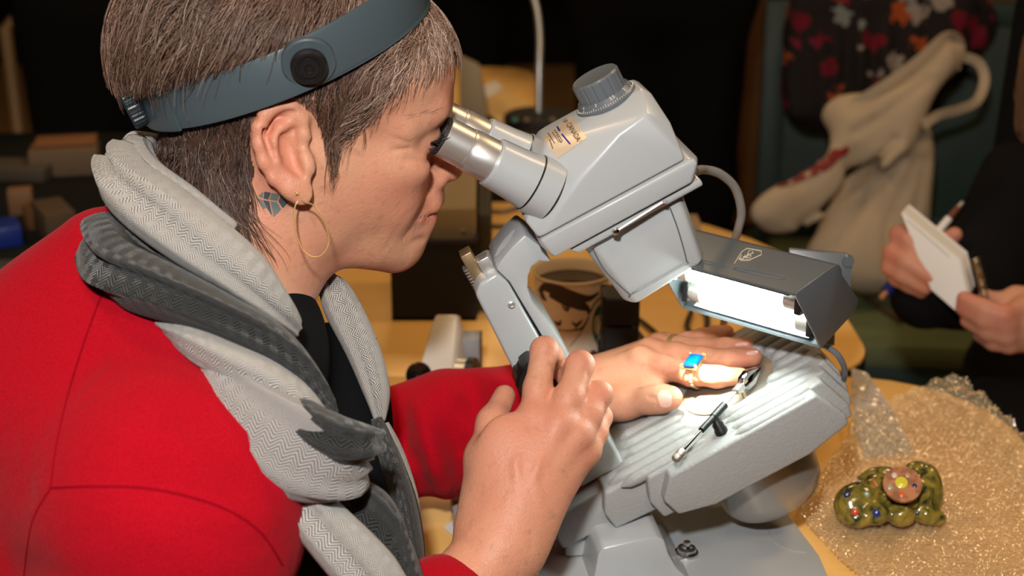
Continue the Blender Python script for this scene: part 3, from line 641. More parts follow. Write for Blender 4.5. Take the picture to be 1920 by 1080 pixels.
woman = empty('person', (-.30, .95, 0), 'short-haired woman in a red sweater leaning over to look into the microscope', 'person')
body = link('body', bv, bf, M['skin'], woman, 0)
# natural flush of ears, cheeks, knuckles and fingertips (skin tone, stays with the skin)
fl = np.zeros(len(bv))
for c, r, a in [(P(500, 240, .94), .020, .8), (P(520, 330, .94), .02, .55), (HD(80, -44, -20), .03, .45), (HD(80, 44, -20), .03, .4), (HD(108, 0, -20), .016, .6), (HD(104, 0, -52), .012, .95), (HD(98, -12, -52), .011, .95), (HD(90, -20, -52), .007, .85), (P(975, 900, .96), .07, .34), (P(1060, 800, .98), .045, .34), (P(905, 800, 1.0), .03, .3)] + [(rk[q], .011, .45) for q in 'imrl'] + [(P(1021, 657, 1.012), .011, .5), (P(1088, 684, 1.006), .011, .5), (P(1124, 739, 1.005), .010, .5), (P(1412, 670, 1.134), .014, .5), (P(1398, 648, 1.16), .014, .5), (P(1259, 746, 1.125), .01, .4)]:
    fl = np.maximum(fl, a*np.exp(-((bv-c)**2).sum(1)/r**2))
at = body.data.attributes.new('flush', 'FLOAT', 'POINT'); at.data.foreach_set('value', fl.astype('f'))
BV = bvh_of(body)
# eyes
for s in (-1, 1):
    e = MB().lathe([(12.2e-3*cos(t), 12.2e-3*sin(t)) for t in np.linspace(-pi/2, pi/2, 14)], HD(78.5, s*31, 16), HX, 24, False).build('eye', mat('eye_white', (.7, .66, .62), .15), body)
    MB().lathe([(0, 12.5e-3), (5.6e-3, 11.3e-3), (6e-3, 10.7e-3)], HD(78.5, s*31, 16), HX, 24, False).build('iris', mat('grey_blue_iris', (.06, .09, .11), .1), e)
M['lash'] = mat('black_lash', (.006, .005, .005), .5); M['brow'] = mat('brown_brow_hair', (.26, .16, .10), .6)
mb = MB()
for k in range(150):
    t = rng.uniform(-1, 1); s = -1 if k < 115 else 1
    a = HD(89.5 - 7*t*t + rng.normal(0, .4), s*(33 + 14*t), 16.6 + rng.normal(0, .5)); b = a + (HX*(.0105+.002*rng.normal()) + HZ*rng.uniform(-.001, .009) + HY*s*t*.006)
    mid = (a+b)/2 - HZ*.0015; mb.tube(spline([a, mid, b], 3), np.linspace(.00045, .00012, 7), 4)
for k in range(30):
    t = rng.uniform(-1, 1); a = HD(88 - 7*t*t, -33 - 13*t, 12.0 + rng.normal(0, .4)); b = a + HX*.005 - HZ*rng.uniform(.001, .004) - HY*t*.003; mb.tube([a, (a+b)/2, b], [.00022, .00018, .00007], 4)
for s in (-1, 1): mb.tube(spline([HD(89.8 - 7*t*t, s*(33 + 14*t), 15.6) for t in (-1, -.5, 0, .5, 1)], 4), .0011, 6)
mb.build('eyelashes', M['lash'], body)['kind'] = 'stuff'
mb = MB()
for k in range(110):
    t = rng.uniform(0, 1); s = rng.choice([-1, 1]); z = 37 + 4*sin(t*2.4) + rng.normal(0, 1.3)
    a0 = HD(96 - 34*t*t, s*(12 + 44*t), z); h = BV.find_nearest(Vector(a0)); a = np.array(h[0]); nn = np.array(h[1]); d = nrm(-HX*(.35+.9*t) + HY*s*.45 + HZ*(.25-.6*t) + nn*.12)
    mb.tube([a, a + d*.004 + nn*.0004, a + d*.0075], [.00013, .00012, .00005], 4)
mb.build('eyebrows', M['brow'], body)['kind'] = 'stuff'
M['nail'] = mat('pale_nail', (.80, .47, .38), .16, coat=.6)
for q in ([(1231, 735), (1256, 729), (1262, 762), (1238, 765)], [(1399, 660), (1420, 657), (1422, 664), (1400, 667)], [(1378, 644), (1402, 641), (1404, 647), (1380, 650)]):
    laid_patch(MB(), BV, q, .0004, 8, 8, .22).build('fingernail', M['nail'], body)
for k, q in enumerate([[(484, 367), (494, 359), (492, 372), (484, 367)], [(496, 359), (508, 361), (503, 374), (494, 372)], [(510, 361), (524, 364), (520, 376), (505, 374)], [(526, 365), (541, 379), (530, 390), (522, 377)], [(479, 370), (491, 374), (500, 390), (494, 391)], [(493, 375), (505, 377), (511, 406), (502, 393)], [(507, 377), (519, 379), (527, 393), (513, 407)]]):
    sh = (.055, .075, .085) if k % 2 else (.13, .17, .16)
    laid_patch(MB(), BV, q, .00025, 4, 4).build('tattoo', mat('tattoo_ink', sh, .6), body)
# ------------------------------------------------------------------ sweater
def knit(name, col, dark):
    m = mat(name, col, .95, spec=.05, sheen=.04); k = NT(m); tc = k.n('ShaderNodeTexCoord'); O = tc.outputs['Object']
    w = k.n('ShaderNodeTexWave', wave_type='BANDS', bands_direction='X'); w.inputs['Scale'].default_value = 240; w.inputs['Distortion'].default_value = 1.2; w.inputs['Detail'].default_value = 1; k.l(O, w.inputs['Vector'])
    n = k.n('ShaderNodeTexNoise'); n.inputs['Scale'].default_value = 700; n.inputs['Detail'].default_value = 3; k.l(O, n.inputs['Vector'])
    n2 = k.n('ShaderNodeTexNoise'); n2.inputs['Scale'].default_value = 14; k.l(O, n2.inputs['Vector'])
    n3 = k.n('ShaderNodeTexNoise'); n3.inputs['Scale'].default_value = 9; n3.inputs['Detail'].default_value = 3; n3.inputs['Distortion'].default_value = 1.0; k.l(O, n3.inputs['Vector']); h = k.math('ADD', k.math('ADD', k.math('MULTIPLY', w.outputs['Fac'], .35), k.math('MULTIPLY', n.outputs['Fac'], 1.1)), k.math('MULTIPLY', n3.outputs['Fac'], 14)); bp = k.n('ShaderNodeBump'); bp.inputs['Strength'].default_value = .55; bp.inputs['Distance'].default_value = .0009
    k.l(h, bp.inputs['Height']); k.l(bp.outputs[0], k.b.inputs['Normal']); k.l(k.mix(n.outputs['Fac'], dark, col), k.b.inputs['Base Color']); return m
M['red'] = knit('red_knit', (.53, .0045, .017), (.27, .002, .008)); M['redrib'] = mat('red_seam', (.26, .002, .009), .95, spec=.05)
G_ = Sdf()
G_.ell(NK - TU*.15 - TF*.02, (.105, .155, .225), [TF, aw, TU], .04); G_.ell(NK - TU*.40 - TF*.03, (.15, .17, .20), [TF, aw, TU], .06)
G_.cone(P(190, 480, .955), P(20, 690, .955), .030, .05, .05); G_.ell(NK - TU*.065 - TF*.055, (.075, .115, .07), [TF, aw, TU], .05)
G_.cone(NK - TU*.075 - TF*.03 - aw*.03, SHN + TU*.012, .066, .066, .06); G_.chain([SHN, ELN], [.074, .062], .05); G_.cone(ELN, ELN + (WRN-ELN)*.82, .062, .043, .03)
G_.cone(NK - TU*.03 - TF*.03, SHF, .066, .066, .06); G_.cone(SHF, ELF, .07, .053, .05)
fe = ELF + (LW-ELF)*.80
G_.cone(ELF, ELF + (LW-ELF)*.55, .053, .046, .03); G_.cone(ELF + (LW-ELF)*.5, fe, .047, .040, .02)
for k in range(7):                                            # cloth folds round the elbows
    q = ELF + (LW-ELF)*(.18 + .10*k); ax = nrm(LW-ELF); sd = nrm(np.cross(ax, ZZ)); t = .5*(-1)**k
    rr = .052 - .010*min(1, k/4)
    G_.chain([q + (sd*cos(a) + ZZ*sin(a))*(rr-.001) + ax*.02*t*a for a in np.linspace(-2.6 + .3*(k % 3), .9 - .4*(k % 2), 7)], [.002, .006, .008, .009, .008, .006, .002], .012)
for poly, amp, wid in (((P(300, 905, .80), P(420, 960, .79), P(520, 1060, .80)), .006, .018), ((P(180, 700, .87), P(130, 800, .86), P(95, 915, .85)), .004, .014), ((P(60, 640, .93), P(130, 520, .95)), .005, .02), ((P(360, 800, .83), P(430, 900, .82)), .005, .02)):
    poly = [np.array(q) for q in poly]
    G_.groove(lambda X, p=poly, a=amp, w=wid: a*np.exp(-(seg_dist(X, p)/w)**2), np.mean(poly, 0), .2)
G_.cone(NK + TF*.080 + TU*.03 + aw*.025, NK - TU*.34 + TF*.16 + aw*.04, .058, .090, .02, 's')
def sleeve_folds(A0, A1, lam, amp, ph, lo, hi):
    A0, A1 = np.array(A0), np.array(A1); ax = nrm(A1-A0); Ln = np.linalg.norm(A1-A0); s1 = nrm(np.cross(ax, ZZ)); s2 = np.cross(ax, s1)
    def fn(X):
        d = X - A0; t = d @ ax; a_ = np.arctan2(d @ s2, d @ s1); r_ = np.sqrt(np.maximum((d*d).sum(1) - t*t, 0)); u = t/Ln
        env = np.clip((u-lo)/.12, 0, 1)*np.clip((hi-u)/.12, 0, 1)*(r_ < .10); return -amp*env*(np.sin(2*pi*t/lam + 1.3*np.sin(a_*1.0 + ph) + ph) + .5*np.sin(2*pi*t/lam*1.7 - 1.9*np.sin(a_ + 2*ph)))*(.55 + .45*np.cos(a_*2 + ph))
    G_.groove(fn, (A0+A1)/2, Ln*.6)
sleeve_folds(ELF, LW, .058, .0085, .6, .02, .80); sleeve_folds(ELN, WRN, .045, .0045, 1.4, .1, .75); sleeve_folds(SHN, ELN, .09, .0045, 2.1, .05, .95)
gv, gf = G_.mesh(.0038, 16, 1)
sweater = link('sweater', gv, gf, M['red'], woman, 0)
GV = bvh_of(sweater)
for ln in ([(200, 530), (165, 620), (130, 730), (105, 840), (95, 915)], [(95, 915), (180, 912), (270, 915), (350, 930), (430, 958), (490, 1000), (530, 1060)], [(95, 915), (60, 980), (45, 1080)]):
    mb = laid_line(MB(), GV, ln, .0011, -.0005, 10)
    if mb.v: mb.build('sweater_seam', M['redrib'], sweater)
def cuff(c, ax, r, n=56):
    mb = MB(); ax = nrm(ax); x = nrm(np.cross(ax, ZZ)); y = np.cross(ax, x); v = []
    prof = ((-.030, 1.10), (-.022, 1.08), (-.006, 1.03), (.010, 1.0), (.018, 1.0), (.021, .97), (.020, .90), (.0, .86))
    for h, s in prof:
        for k in range(n): a = 2*pi*k/n; rr = r*s*(1 + (.018 if k % 2 else -.018)*(h < .02)); v.append(c + ax*h + rr*(cos(a)*x + sin(a)*y))
    return mb.add(v, [(i*n+k, i*n+(k+1) % n, (i+1)*n+(k+1) % n, (i+1)*n+k) for i in range(len(prof)-1) for k in range(n)])
cuff(ELN + (WRN-ELN)*.81, WRN-ELN, .0385).build('sleeve_cuff', M['red'], sweater, 0); cuff(fe, LW-ELF, .0375).build('sleeve_cuff', M['red'], sweater, 0)
M['blackcloth'] = mat('black_jersey', (.006, .006, .007), .95, spec=.1, bump=(900, .5, .0006))
bs = Sdf(); bs.ell(NK - TU*.13 + TF*.030, (.090, .115, .20), [TF, aw, TU], .03); bs.cone(NK - TU*.02 + TF*.02, NK - TU*.12 + TF*.07, .045, .05, .03)
bs.ell(NK - TU*.19 + TF*.075 + aw*.035, (.115, .070, .19), [TF, aw, TU], .03)
bs.ell(P(655, 850, 1.065), (.034, .040, .105), [CR, CF, CU], .03)
bv2, bf2 = bs.mesh(.004, 16, 1); link('black_shirt', bv2, bf2, M['blackcloth'], woman, 0)

# ------------------------------------------------------------------ herringbone scarf: rolled lengths of cloth
def herring(name, a, b, contrast=1.0):
    m = mat(name, a, .95, spec=.1, sheen=.3); k = NT(m); uv = k.n('ShaderNodeUVMap'); sp = k.n('ShaderNodeSeparateXYZ'); k.l(uv.outputs[0], sp.inputs[0])
    nz = k.n('ShaderNodeTexNoise'); nz.inputs['Scale'].default_value = 60; k.l(uv.outputs[0], nz.inputs['Vector'])
    u = k.math('ADD', sp.outputs[0], k.math('MULTIPLY', nz.outputs['Fac'], .002)); v = sp.outputs[1]
    z = k.math('PINGPONG', u, .0045); s = k.math('FRACT', k.math('DIVIDE', k.math('ADD', v, k.math('MULTIPLY', z, .95)), .0020))
    t = k.math('PINGPONG', k.math('MULTIPLY', s, 2.0), 1.0); mr = k.n('ShaderNodeMapRange'); mr.inputs[1].default_value = .28; mr.inputs[2].default_value = .72; k.l(t, mr.inputs[0])
    f = k.n('ShaderNodeTexNoise'); f.inputs['Scale'].default_value = 900; k.l(uv.outputs[0], f.inputs['Vector'])
    k.l(k.mix(k.math('MULTIPLY', mr.outputs[0], k.math('ADD', .55, k.math('MULTIPLY', f.outputs['Fac'], .7))), a, b), k.b.inputs['Base Color'])
    bp = k.n('ShaderNodeBump'); bp.inputs['Strength'].default_value = .7; bp.inputs['Distance'].default_value = .0008; k.l(k.math('ADD', mr.outputs[0], k.math('MULTIPLY', f.outputs['Fac'], .8)), bp.inputs['Height']); k.l(bp.outputs[0], k.b.inputs['Normal']); return m
M['light'] = herring('light_herringbone', (.58, .545, .495), (.12, .12, .125)); M['dark'] = herring('charcoal_herringbone', (.010, .0105, .011), (.044, .045, .043)); M['mid'] = herring('mid_grey_herringbone', (.46, .42, .40), (.13, .13, .13))
scarf = empty('scarf', NK - ZZ*.05, 'light and charcoal grey herringbone scarf looped round the neck of the woman in red', 'scarf')
def band(name, m, st, nfold=2, seed=0, ws=.88):
    st = np.array(st, float); up = np.array([P(a, b, g + (h if len(st[0]) > 6 else 0)) for a, b, c, d, g, t, *hh in st for h in [hh[0] if hh else 0]])
    lo = np.array([P(c, d, g - (hh[0] if hh else 0)) for a, b, c, d, g, t, *hh in st]); th = st[:, 5:6]
    U_, L_, T_ = spline(up, 10), spline(lo, 10), spline(th, 10)[:, 0]; n = 30; rg = np.random.default_rng(seed); ph = rg.uniform(0, 6, 3)
    C_ = (U_+L_)/2; tg = np.gradient(C_, axis=0); tg /= np.linalg.norm(tg, axis=1)[:, None]; v = []; uv = []; dist = np.concatenate([[0], np.cumsum(np.linalg.norm(np.diff(C_, axis=0), axis=1))]); m_ = len(C_)
    for i in range(m_):
        wv = (U_[i]-L_[i])/2; N = nrm(np.cross(wv, tg[i])); N = N if N @ (CAM - C_[i]) > 0 else -N; hw = np.linalg.norm(wv)
        endk = min(1, .35 + 3.0*min(i, m_-1-i)/m_) if True else 1
        for k in range(n):
            a = 2*pi*k/n; ca, sa = cos(a), sin(a); ca = np.sign(ca)*abs(ca)**.75; b = abs(sa)**.8*np.sign(sa)
            fold_ = 1 + .24*sin(nfold*pi*ca + ph[0] + 5*dist[i]*3)*(sa > 0) + .11*sin(2.3*nfold*pi*ca + ph[1] + dist[i]*22)*(sa > 0)
            v.append(C_[i] + wv*ws*ca*endk**.3 + N*T_[i]*.8*b*fold_*endk); uv.append((dist[i], (a/(2*pi))*2*(hw + T_[i])*2))
    f = [(i*n+k, i*n+(k+1) % n, (i+1)*n+(k+1) % n, (i+1)*n+k) for i in range(m_-1) for k in range(n)] + [tuple(range(n-1, -1, -1)), tuple((m_-1)*n+k for k in range(n))]
    o = link(name, v, f, m, scarf, 0); me = o.data; ul = me.uv_layers.new(name='UVMap'); dat = np.empty(len(me.loops)*2, 'f'); j = 0
    vi = np.empty(len(me.loops), 'i'); me.loops.foreach_get('vertex_index', vi); uva = np.array(uv, 'f'); ul.data.foreach_set('uv', uva[vi][:, [1, 0]].ravel() if False else uva[vi].ravel()); return o
# stations: upper edge px, lower edge px, distance, thickness
band('light_fold', M['light'], [(310, 262, 272, 330, 1.03, .016), (278, 262, 232, 332, .985, .018), (264, 275, 202, 352, .955, .020), (280, 300, 204, 396, .925, .022), (334, 335, 240, 440, .905, .023), (420, 402, 325, 500, .893, .022), (495, 472, 420, 552, .893, .021), (545, 545, 500, 600, .900, .018), (566, 590, 550, 640, .915, .013)], 2, 1)
band('light_fold', M['light'], [(330, 250, 300, 300, 1.02, .012), (276, 246, 248, 302, .992, .014), (272, 266, 248, 320, .965, .014), (300, 300, 268, 352, .940, .014), (372, 352, 340, 400, .925, .012), (450, 412, 425, 452, .915, .010)], 1, 2)
band('dark_fold', M['dark'], [(225, 335, 220, 480, 1.02, .02), (205, 388, 208, 470, .965, .020), (198, 392, 216, 532, .925, .023), (232, 440, 262, 590, .895, .026), (330, 490, 350, 622, .882, .026), (430, 545, 455, 660, .878, .025), (530, 605, 540, 715, .880, .023), (600, 690, 590, 770, .888, .020), (640, 772, 618, 812, .90, .014)], 2, 3)
band('light_fold', M['light'], [(290, 590, 318, 635, .890, .010), (360, 610, 362, 675, .872, .013), (430, 640, 432, 722, .864, .015), (510, 675, 500, 765, .862, .016), (575, 720, 555, 800, .868, .015), (620, 770, 600, 820, .88, .010)], 1, 4, 1.0)
band('mid_fold', M['mid'], [(350, 640, 352, 690, .890, .012), (440, 680, 392, 765, .868, .018), (510, 720, 436, 850, .856, .022), (590, 760, 498, 920, .854, .024), (655, 800, 575, 940, .862, .022), (682, 830, 650, 925, .88, .016), (684, 846, 676, 890, .90, .009)], 3, 5, 1.0)
band('dark_fold', M['dark'], [(530, 715, 505, 765, .868, .010), (590, 755, 560, 830, .852, .014), (645, 780, 625, 868, .850, .017), (684, 795, 682, 860, .862, .016), (694, 812, 690, 842, .885, .010)], 2, 6, 1.0)
band('light_fold', M['light'], [(520, 890, 510, 935, .900, .010), (590, 905, 535, 975, .880, .016), (660, 965, 580, 1035, .872, .018), (735, 1040, 645, 1115, .872, .019), (800, 1130, 710, 1200, .872, .018)], 2, 7, 1.0)
band('dark_fold', M['dark'], [(600, 900, 590, 940, .92, .010), (670, 890, 630, 985, .915, .016), (735, 925, 680, 1040, .908, .019), (775, 1010, 720, 1090, .915, .018), (815, 1110, 760, 1190, .915, .017)], 2, 8)
band('light_fold', M['light'], [(600, 520, 560, 560, 1.06, .012), (650, 528, 590, 545, 1.05, .016), (690, 585, 604, 590, 1.035, .018), (722, 665, 645, 668, 1.025, .018), (735, 735, 680, 745, 1.015, .016), (728, 785, 700, 800, 1.01, .010)], 2, 9)
band('dark_fold', M['dark'], [(722, 780, 690, 790, 1.0, .010), (752, 850, 712, 870, .99, .014), (780, 930, 742, 960, .975, .016), (796, 1010, 752, 1050, .965, .016), (805, 1100, 760, 1140, .96, .015)], 2, 10)
band('light_fold', M['light'], [(732, 790, 716, 800, 1.02, .008), (760, 850, 740, 862, 1.01, .009), (782, 920, 764, 932, 1.0, .008), (792, 985, 780, 995, .99, .006)], 1, 11)
# ------------------------------------------------------------------ short hair
def proj(w):
    w = np.atleast_2d(w) - CAM; d = w @ CF; return np.stack([960 + FPX*(w @ CR)/d, 540 - FPX*(w @ CU)/d], 1)
def inside(q, poly):
    x, y = q[:, 0], q[:, 1]; r = np.zeros(len(q), bool)
    for (x1, y1), (x2, y2) in zip(poly, poly[1:] + poly[:1]):
        c = (y1 > y) != (y2 > y); r ^= c & (x < (x2-x1)*(y-y1)/((y2-y1) or 1e-9) + x1)
    return r
def loc(w): d = np.atleast_2d(w) - HO; return np.stack([d @ HX/HS[0], d @ HY/HS[1], d @ HZ/HS[2]], 1)
def unloc(q): q = np.atleast_2d(q); return HO + q[:, :1]*HS[0]*HX + q[:, 1:2]*HS[1]*HY + q[:, 2:]*HS[2]*HZ
hairline = [(905, -300), (880, 20), (852, 75), (800, 105), (742, 160), (700, 215), (664, 250), (636, 262), (618, 246), (604, 240), (585, 222), (566, 206), (545, 190), (520, 184), (490, 196), (472, 230), (470, 285), (482, 330), (505, 352), (480, 352), (466, 400), (436, 446), (250, 400), (120, 200), (100, -300)]
L3 = loc(bv); near_ = unloc(L3*np.array([1, 0, 1]) + np.stack([0*L3[:, 0], -np.abs(L3[:, 1]), 0*L3[:, 0]], 1))
hm = inside(proj(near_), hairline) & (L3[:, 2] > -64) & ((L3[:, 2] > -30) | (L3[:, 0] < -8)) & ((L3[:, 0] < 40) | (L3[:, 2] > 20)) & (np.abs(L3).max(1) < 175)
# leave the ears bare: only vertices that lie on the skull side
earc = P(525, 280, .94)
for s in (-1, 1):
    le = loc(earc)[0]*np.array([1, -s, 1]); hm &= ~((np.abs(L3[:, 0]-le[0]) < 26) & (np.abs(L3[:, 2]-le[2]) < 40) & (s*L3[:, 1] > abs(le[1])-3))
vn = np.empty(len(bv)*3, 'f'); body.data.vertex_normals.foreach_get('vector', vn); vn = vn.reshape(-1, 3)
ss = lambda x, a, b: np.clip((x-a)/(b-a), 0, 1)**2*(3-2*np.clip((x-a)/(b-a), 0, 1))
# headband plane in head coordinates
bp1 = loc(cast(BV, 330, 186))[0]; bp2 = loc(cast(BV, 560, 116))[0]
bb = (bp2[2]-bp1[2])/(bp2[0]-bp1[0]); ba = bp2[2] - bb*bp2[0]
def hair_off(q):
    up = q[:, 2] - (ba + bb*q[:, 0])
    o = 5.5 + 13*ss(up, 17, 46) + 7*ss(-q[:, 0], 30, 90)*ss(up, 17, 40) + 3.5*ss(-up, 16, 34)*ss(-q[:, 0], 20, 60)
    return o*.001
fm = hm[bf].all(1); hf = bf[fm]; used = np.unique(hf); rem = -np.ones(len(bv), int); rem[used] = np.arange(len(used)); hf = rem[hf]
edge = np.zeros(len(used)); cnt = np.bincount(hf.ravel(), minlength=len(used)); edge = (cnt >= 4).astype(float)
nb = [(hf[:, a], hf[:, b]) for a, b in ((0, 1), (1, 2), (2, 3), (3, 0))]
def diffuse(x, n, hold=None):
    for _ in range(n):
        acc = np.zeros_like(x); m = np.zeros(len(x))
        for i, j in nb: np.add.at(acc, i, x[j]); np.add.at(acc, j, x[i]); np.add.at(m, i, 1); np.add.at(m, j, 1)
        x = acc/np.maximum(m, 1).reshape((-1,) + (1,)*(x.ndim-1))
        if hold is not None: x = x*hold.reshape((-1,) + (1,)*(x.ndim-1))
    return x
ramp = diffuse(edge, 7, edge)
hl = L3[used]; sn = diffuse(vn[used].astype(float), 12); sn /= np.linalg.norm(sn, axis=1)[:, None] + 1e-9
from mathutils import noise as mnoise
hv = bv[used] + sn*(hair_off(hl)*np.clip(ramp*1.3, 0, 1)*.72 + .0004)[:, None]
def hairmat():
    m = mat('short_brown_grey_hair', (.2, .12, .08), .38, spec=.5); k = NT(m); a = k.n('ShaderNodeAttribute', attribute_name='tone'); r = k.n('ShaderNodeValToRGB'); e = r.color_ramp.elements
    e[0].position = 0; e[0].color = (.022, .012, .009, 1); e[1].position = 1; e[1].color = (.66, .50, .40, 1); x = e.new(.35); x.color = (.115, .060, .040, 1); x = e.new(.68); x.color = (.31, .19, .135, 1)
    k.l(a.outputs['Fac'], r.inputs[0]); k.l(r.outputs[0], k.b.inputs['Base Color']); return m
M['hair'] = hairmat()
def tone_of(q):
    up = q[:, 2] - (ba + bb*q[:, 0]); return .22 + .22*ss(up, -5, 15) + .40*ss(q[:, 0], 10, 60)
hcm = hairmat(); hcm.node_tree.nodes['Principled BSDF'].inputs['Roughness'].default_value = .85; hcm.node_tree.nodes['Principled BSDF'].inputs['Specular IOR Level'].default_value = .1
hc = link('hair', hv, hf, hcm, body, 0); hc.data.attributes.new('tone', 'FLOAT', 'POINT').data.foreach_set('value', (tone_of(hl)-.10).clip(0, 1).astype('f'))
# strands: grown from the scalp along a combed direction, each hugging the head
earpoly = [(590, 215), (560, 190), (520, 180), (482, 196), (466, 240), (470, 290), (500, 345), (540, 385), (590, 385), (606, 320), (604, 262)]
def ear_r(w, q):
    w2 = unloc([q[0], -abs(q[1]), q[2]])[0]; return bool(inside(proj(w2), earpoly)[0])
NS, NP = 17000, 9
upv_ = hl[:, 2] - (ba + bb*hl[:, 0]); ridx = rng.choice(used[(upv_ > 13) | (upv_ < -7)], NS); step = rng.uniform(.0042, .0068, NS)
pts = np.zeros((NS, NP, 3)); nrmv = np.zeros((NS, NP, 3))
for i in range(NS):
    p = bv[ridx[i]] + rng.normal(0, .0006, 3); q0 = loc(p)[0]; up0 = q0[2] - (ba + bb*q0[0]); of = float(hair_off(q0[None])[0]); jit = rng.uniform(.62, 1.12); wob = rng.normal(0, .22, 3)
    stp = 12 if rng.random() < .9 else rng.uniform(-10, 12); st = step[i]*(1.25 if up0 > 5 else .9)*(.52 if q0[0] > 20 and up0 < 0 else 1)
    for k in range(NP):
        h = BV.find_nearest(Vector(p)); s_, n_ = np.array(h[0]), np.array(h[1]); q = loc(s_)[0]; up = q[2] - (ba + bb*q[0])
        t = k/(NP-1); hh = of*jit*(min(1, .25 + 2.4*t) - .20*max(0, t-.75))
        if k > 1 and abs(q[1]) > 52 and ear_r((s_ + n_*hh), q): pts[i, k:] = pts[i, k-1] + np.outer(np.arange(1, NP-k+1), nrm(pts[i, k-1]-pts[i, k-2])*.0002); nrmv[i, k:] = n_; break
        if k > 1 and up0 > 13 and up < stp: pts[i, k:] = pts[i, k-1] + np.outer(np.arange(1, NP-k+1), nrm(pts[i, k-1]-pts[i, k-2])*.0003); nrmv[i, k:] = n_; break
        pts[i, k] = s_ + n_*hh; nrmv[i, k] = n_
        x, y, z = q; sy = 1 if y > 0 else -1
        if up > 0: w = ss(np.array(x), 35, 85); d = HX*(-.45*(1-w) + .75*w) - HZ*(.9*(1-w) + .1*w) + HY*sy*(.5 if z > 95 else .1)
        elif x > 18: d = -HX*(.62 - .006*(x-18)) - HZ*.80
        else: d = HX*(.05 + .25*ss(np.array(-x), 20, 70)) - HZ*.95 
        d = d + wob + .50*np.array(mnoise.noise_vector(Vector(s_*55))); d = d - n_*(d @ n_); p = s_ + nrm(d)*st
r0 = rng.uniform(.00014, .00026, NS)[:, None]*np.array([.8, 1, 1, 1, 1, .9, .8, .6, .3])
tg = np.gradient(pts, axis=1); tg /= np.linalg.norm(tg, axis=2, keepdims=True) + 1e-12
sx = np.cross(tg, nrmv); sx /= np.linalg.norm(sx, axis=2, keepdims=True) + 1e-12; sy_ = np.cross(tg, sx)
ring = np.stack([pts + r0[..., None]*(cos(a)*sx + sin(a)*sy_) for a in (0, 2*pi/3, 4*pi/3)], 2)
V3 = ring.reshape(-1, 3); b0 = (np.arange(NS)[:, None, None]*NP + np.arange(NP-1)[None, :, None])*3; kk = np.arange(3)[None, None, :]
F3 = np.stack([b0+kk, b0+(kk+1) % 3, b0+3+(kk+1) % 3, b0+3+kk], -1).reshape(-1, 4)
hs_ = link('hair_strands', V3, F3, M['hair'], body, 0); hs_['kind'] = 'stuff'
tn = (tone_of(loc(bv[ridx])) + rng.normal(.05, .19, NS)).clip(.02, 1)
hs_.data.attributes.new('tone', 'FLOAT', 'POINT').data.foreach_set('value', np.repeat(tn, NP*3).astype('f'))

# ------------------------------------------------------------------ head-worn magnifier band
M['band'] = mat('slate_blue_plastic', (.058, .080, .092), .38, bump=(1200, .12, .0003)); M['banddk'] = mat('dark_slate_plastic', (.014, .022, .028), .4)
hbnd = empty('magnifier_headband', unloc([0, 0, 70])[0], 'slate blue headband magnifier strapped round the short hair of the woman', 'headband')
th = np.linspace(-pi, pi, 121)
def ring_pts(a, b, off, x0=0):
    out = []
    for t in th:
        best = None; d = HX*cos(t)*HS[0] + HY*sin(t)*HS[1] + HZ*b*cos(t)*HS[2]; c = unloc([0, 0, a])[0]; dn = nrm(d)
        h = BV.ray_cast(Vector(c + dn*.20), Vector(-dn)); out.append(np.linalg.norm(np.array(h[0]) - c) + off if h[0] else .1)
    r = np.array(out); r = (r + r[::-1])/2
    for _ in range(12): r = (np.roll(r, 1) + np.roll(r, -1) + 2*r)/4
    c = unloc([0, 0, a])[0]; return np.array([c + nrm(HX*cos(t)*HS[0] + HY*sin(t)*HS[1] + HZ*b*cos(t)*HS[2])*r[i] for i, t in enumerate(th)])
def strap(path, wid, tk, upv, name, m, parent, lean=0):
    mb = MB(); n = len(path); tg = np.gradient(path, axis=0); v = []
    wid = np.broadcast_to(np.asarray(wid, float), (n,))
    for i in range(n):
        t = nrm(tg[i]); u = nrm(upv - t*(upv @ t)); o = np.cross(t, u); o = o if o @ (path[i]-unloc([0, 0, 60])[0]) > 0 else -o
        for a, b in ((-.5, -.3), (-.5, .3), (-.44, .5), (.44, .5), (.5, .3), (.5, -.3), (.44, -.5), (-.44, -.5)): v.append(path[i] + u*wid[i]*a + o*tk*b + o*lean*a)
    return mb.add(v, [(i*8+k, i*8+(k+1) % 8, (i+1)*8+(k+1) % 8, (i+1)*8+k) for i in range(n-1) for k in range(8)] + [tuple(range(7, -1, -1)), tuple((n-1)*8+k for k in range(8))]).build(name, m, parent, 50)
UPB = nrm(HZ - HX*bb)
rp = ring_pts(ba, bb, .0122)
strap(rp, .0310, .0022, UPB, 'band', M['band'], hbnd, -.004)
i0 = np.argmin(np.linalg.norm(proj(rp) - np.array([345, 188]), axis=1) + 1e3*(rp @ CF > unloc([0, 0, 60])[0] @ CF))
# thicker rear clasp that the near end slides into
sel = [i for i in range(121) if th[i] < -2.55 or th[i] > 2.55]
rr = np.concatenate([rp[[i for i in sel if th[i] > 0]], rp[[i for i in sel if th[i] < 0]][1:]]); cen = unloc([0, 0, ba])[0]
strap(rr + np.array([nrm(p-cen) for p in rr])*.0016, .0330, .0030, UPB, 'rear_clasp', M['band'], hbnd, -.004)
wc = rr[len(rr)//2]; wx = nrm(wc - cen); mb = MB(); n = 72; v = []
wc = rr[len(rr)//2 + 4] + nrm(rr[len(rr)//2+4]-cen)*.002; wx = nrm(wc-cen)
pr = ((.0, .0), (.0125, .0), (.0132, .0015), (.0132, .0085), (.0122, .0100), (.0, .0100)); y1 = nrm(np.cross(wx, UPB)); y2 = np.cross(wx, y1)
for r, h in pr:
    for k in range(n): a = 2*pi*k/n; q = r*(1 if k % 3 else .94); v.append(wc + wx*h + q*(cos(a)*y1 + sin(a)*y2))
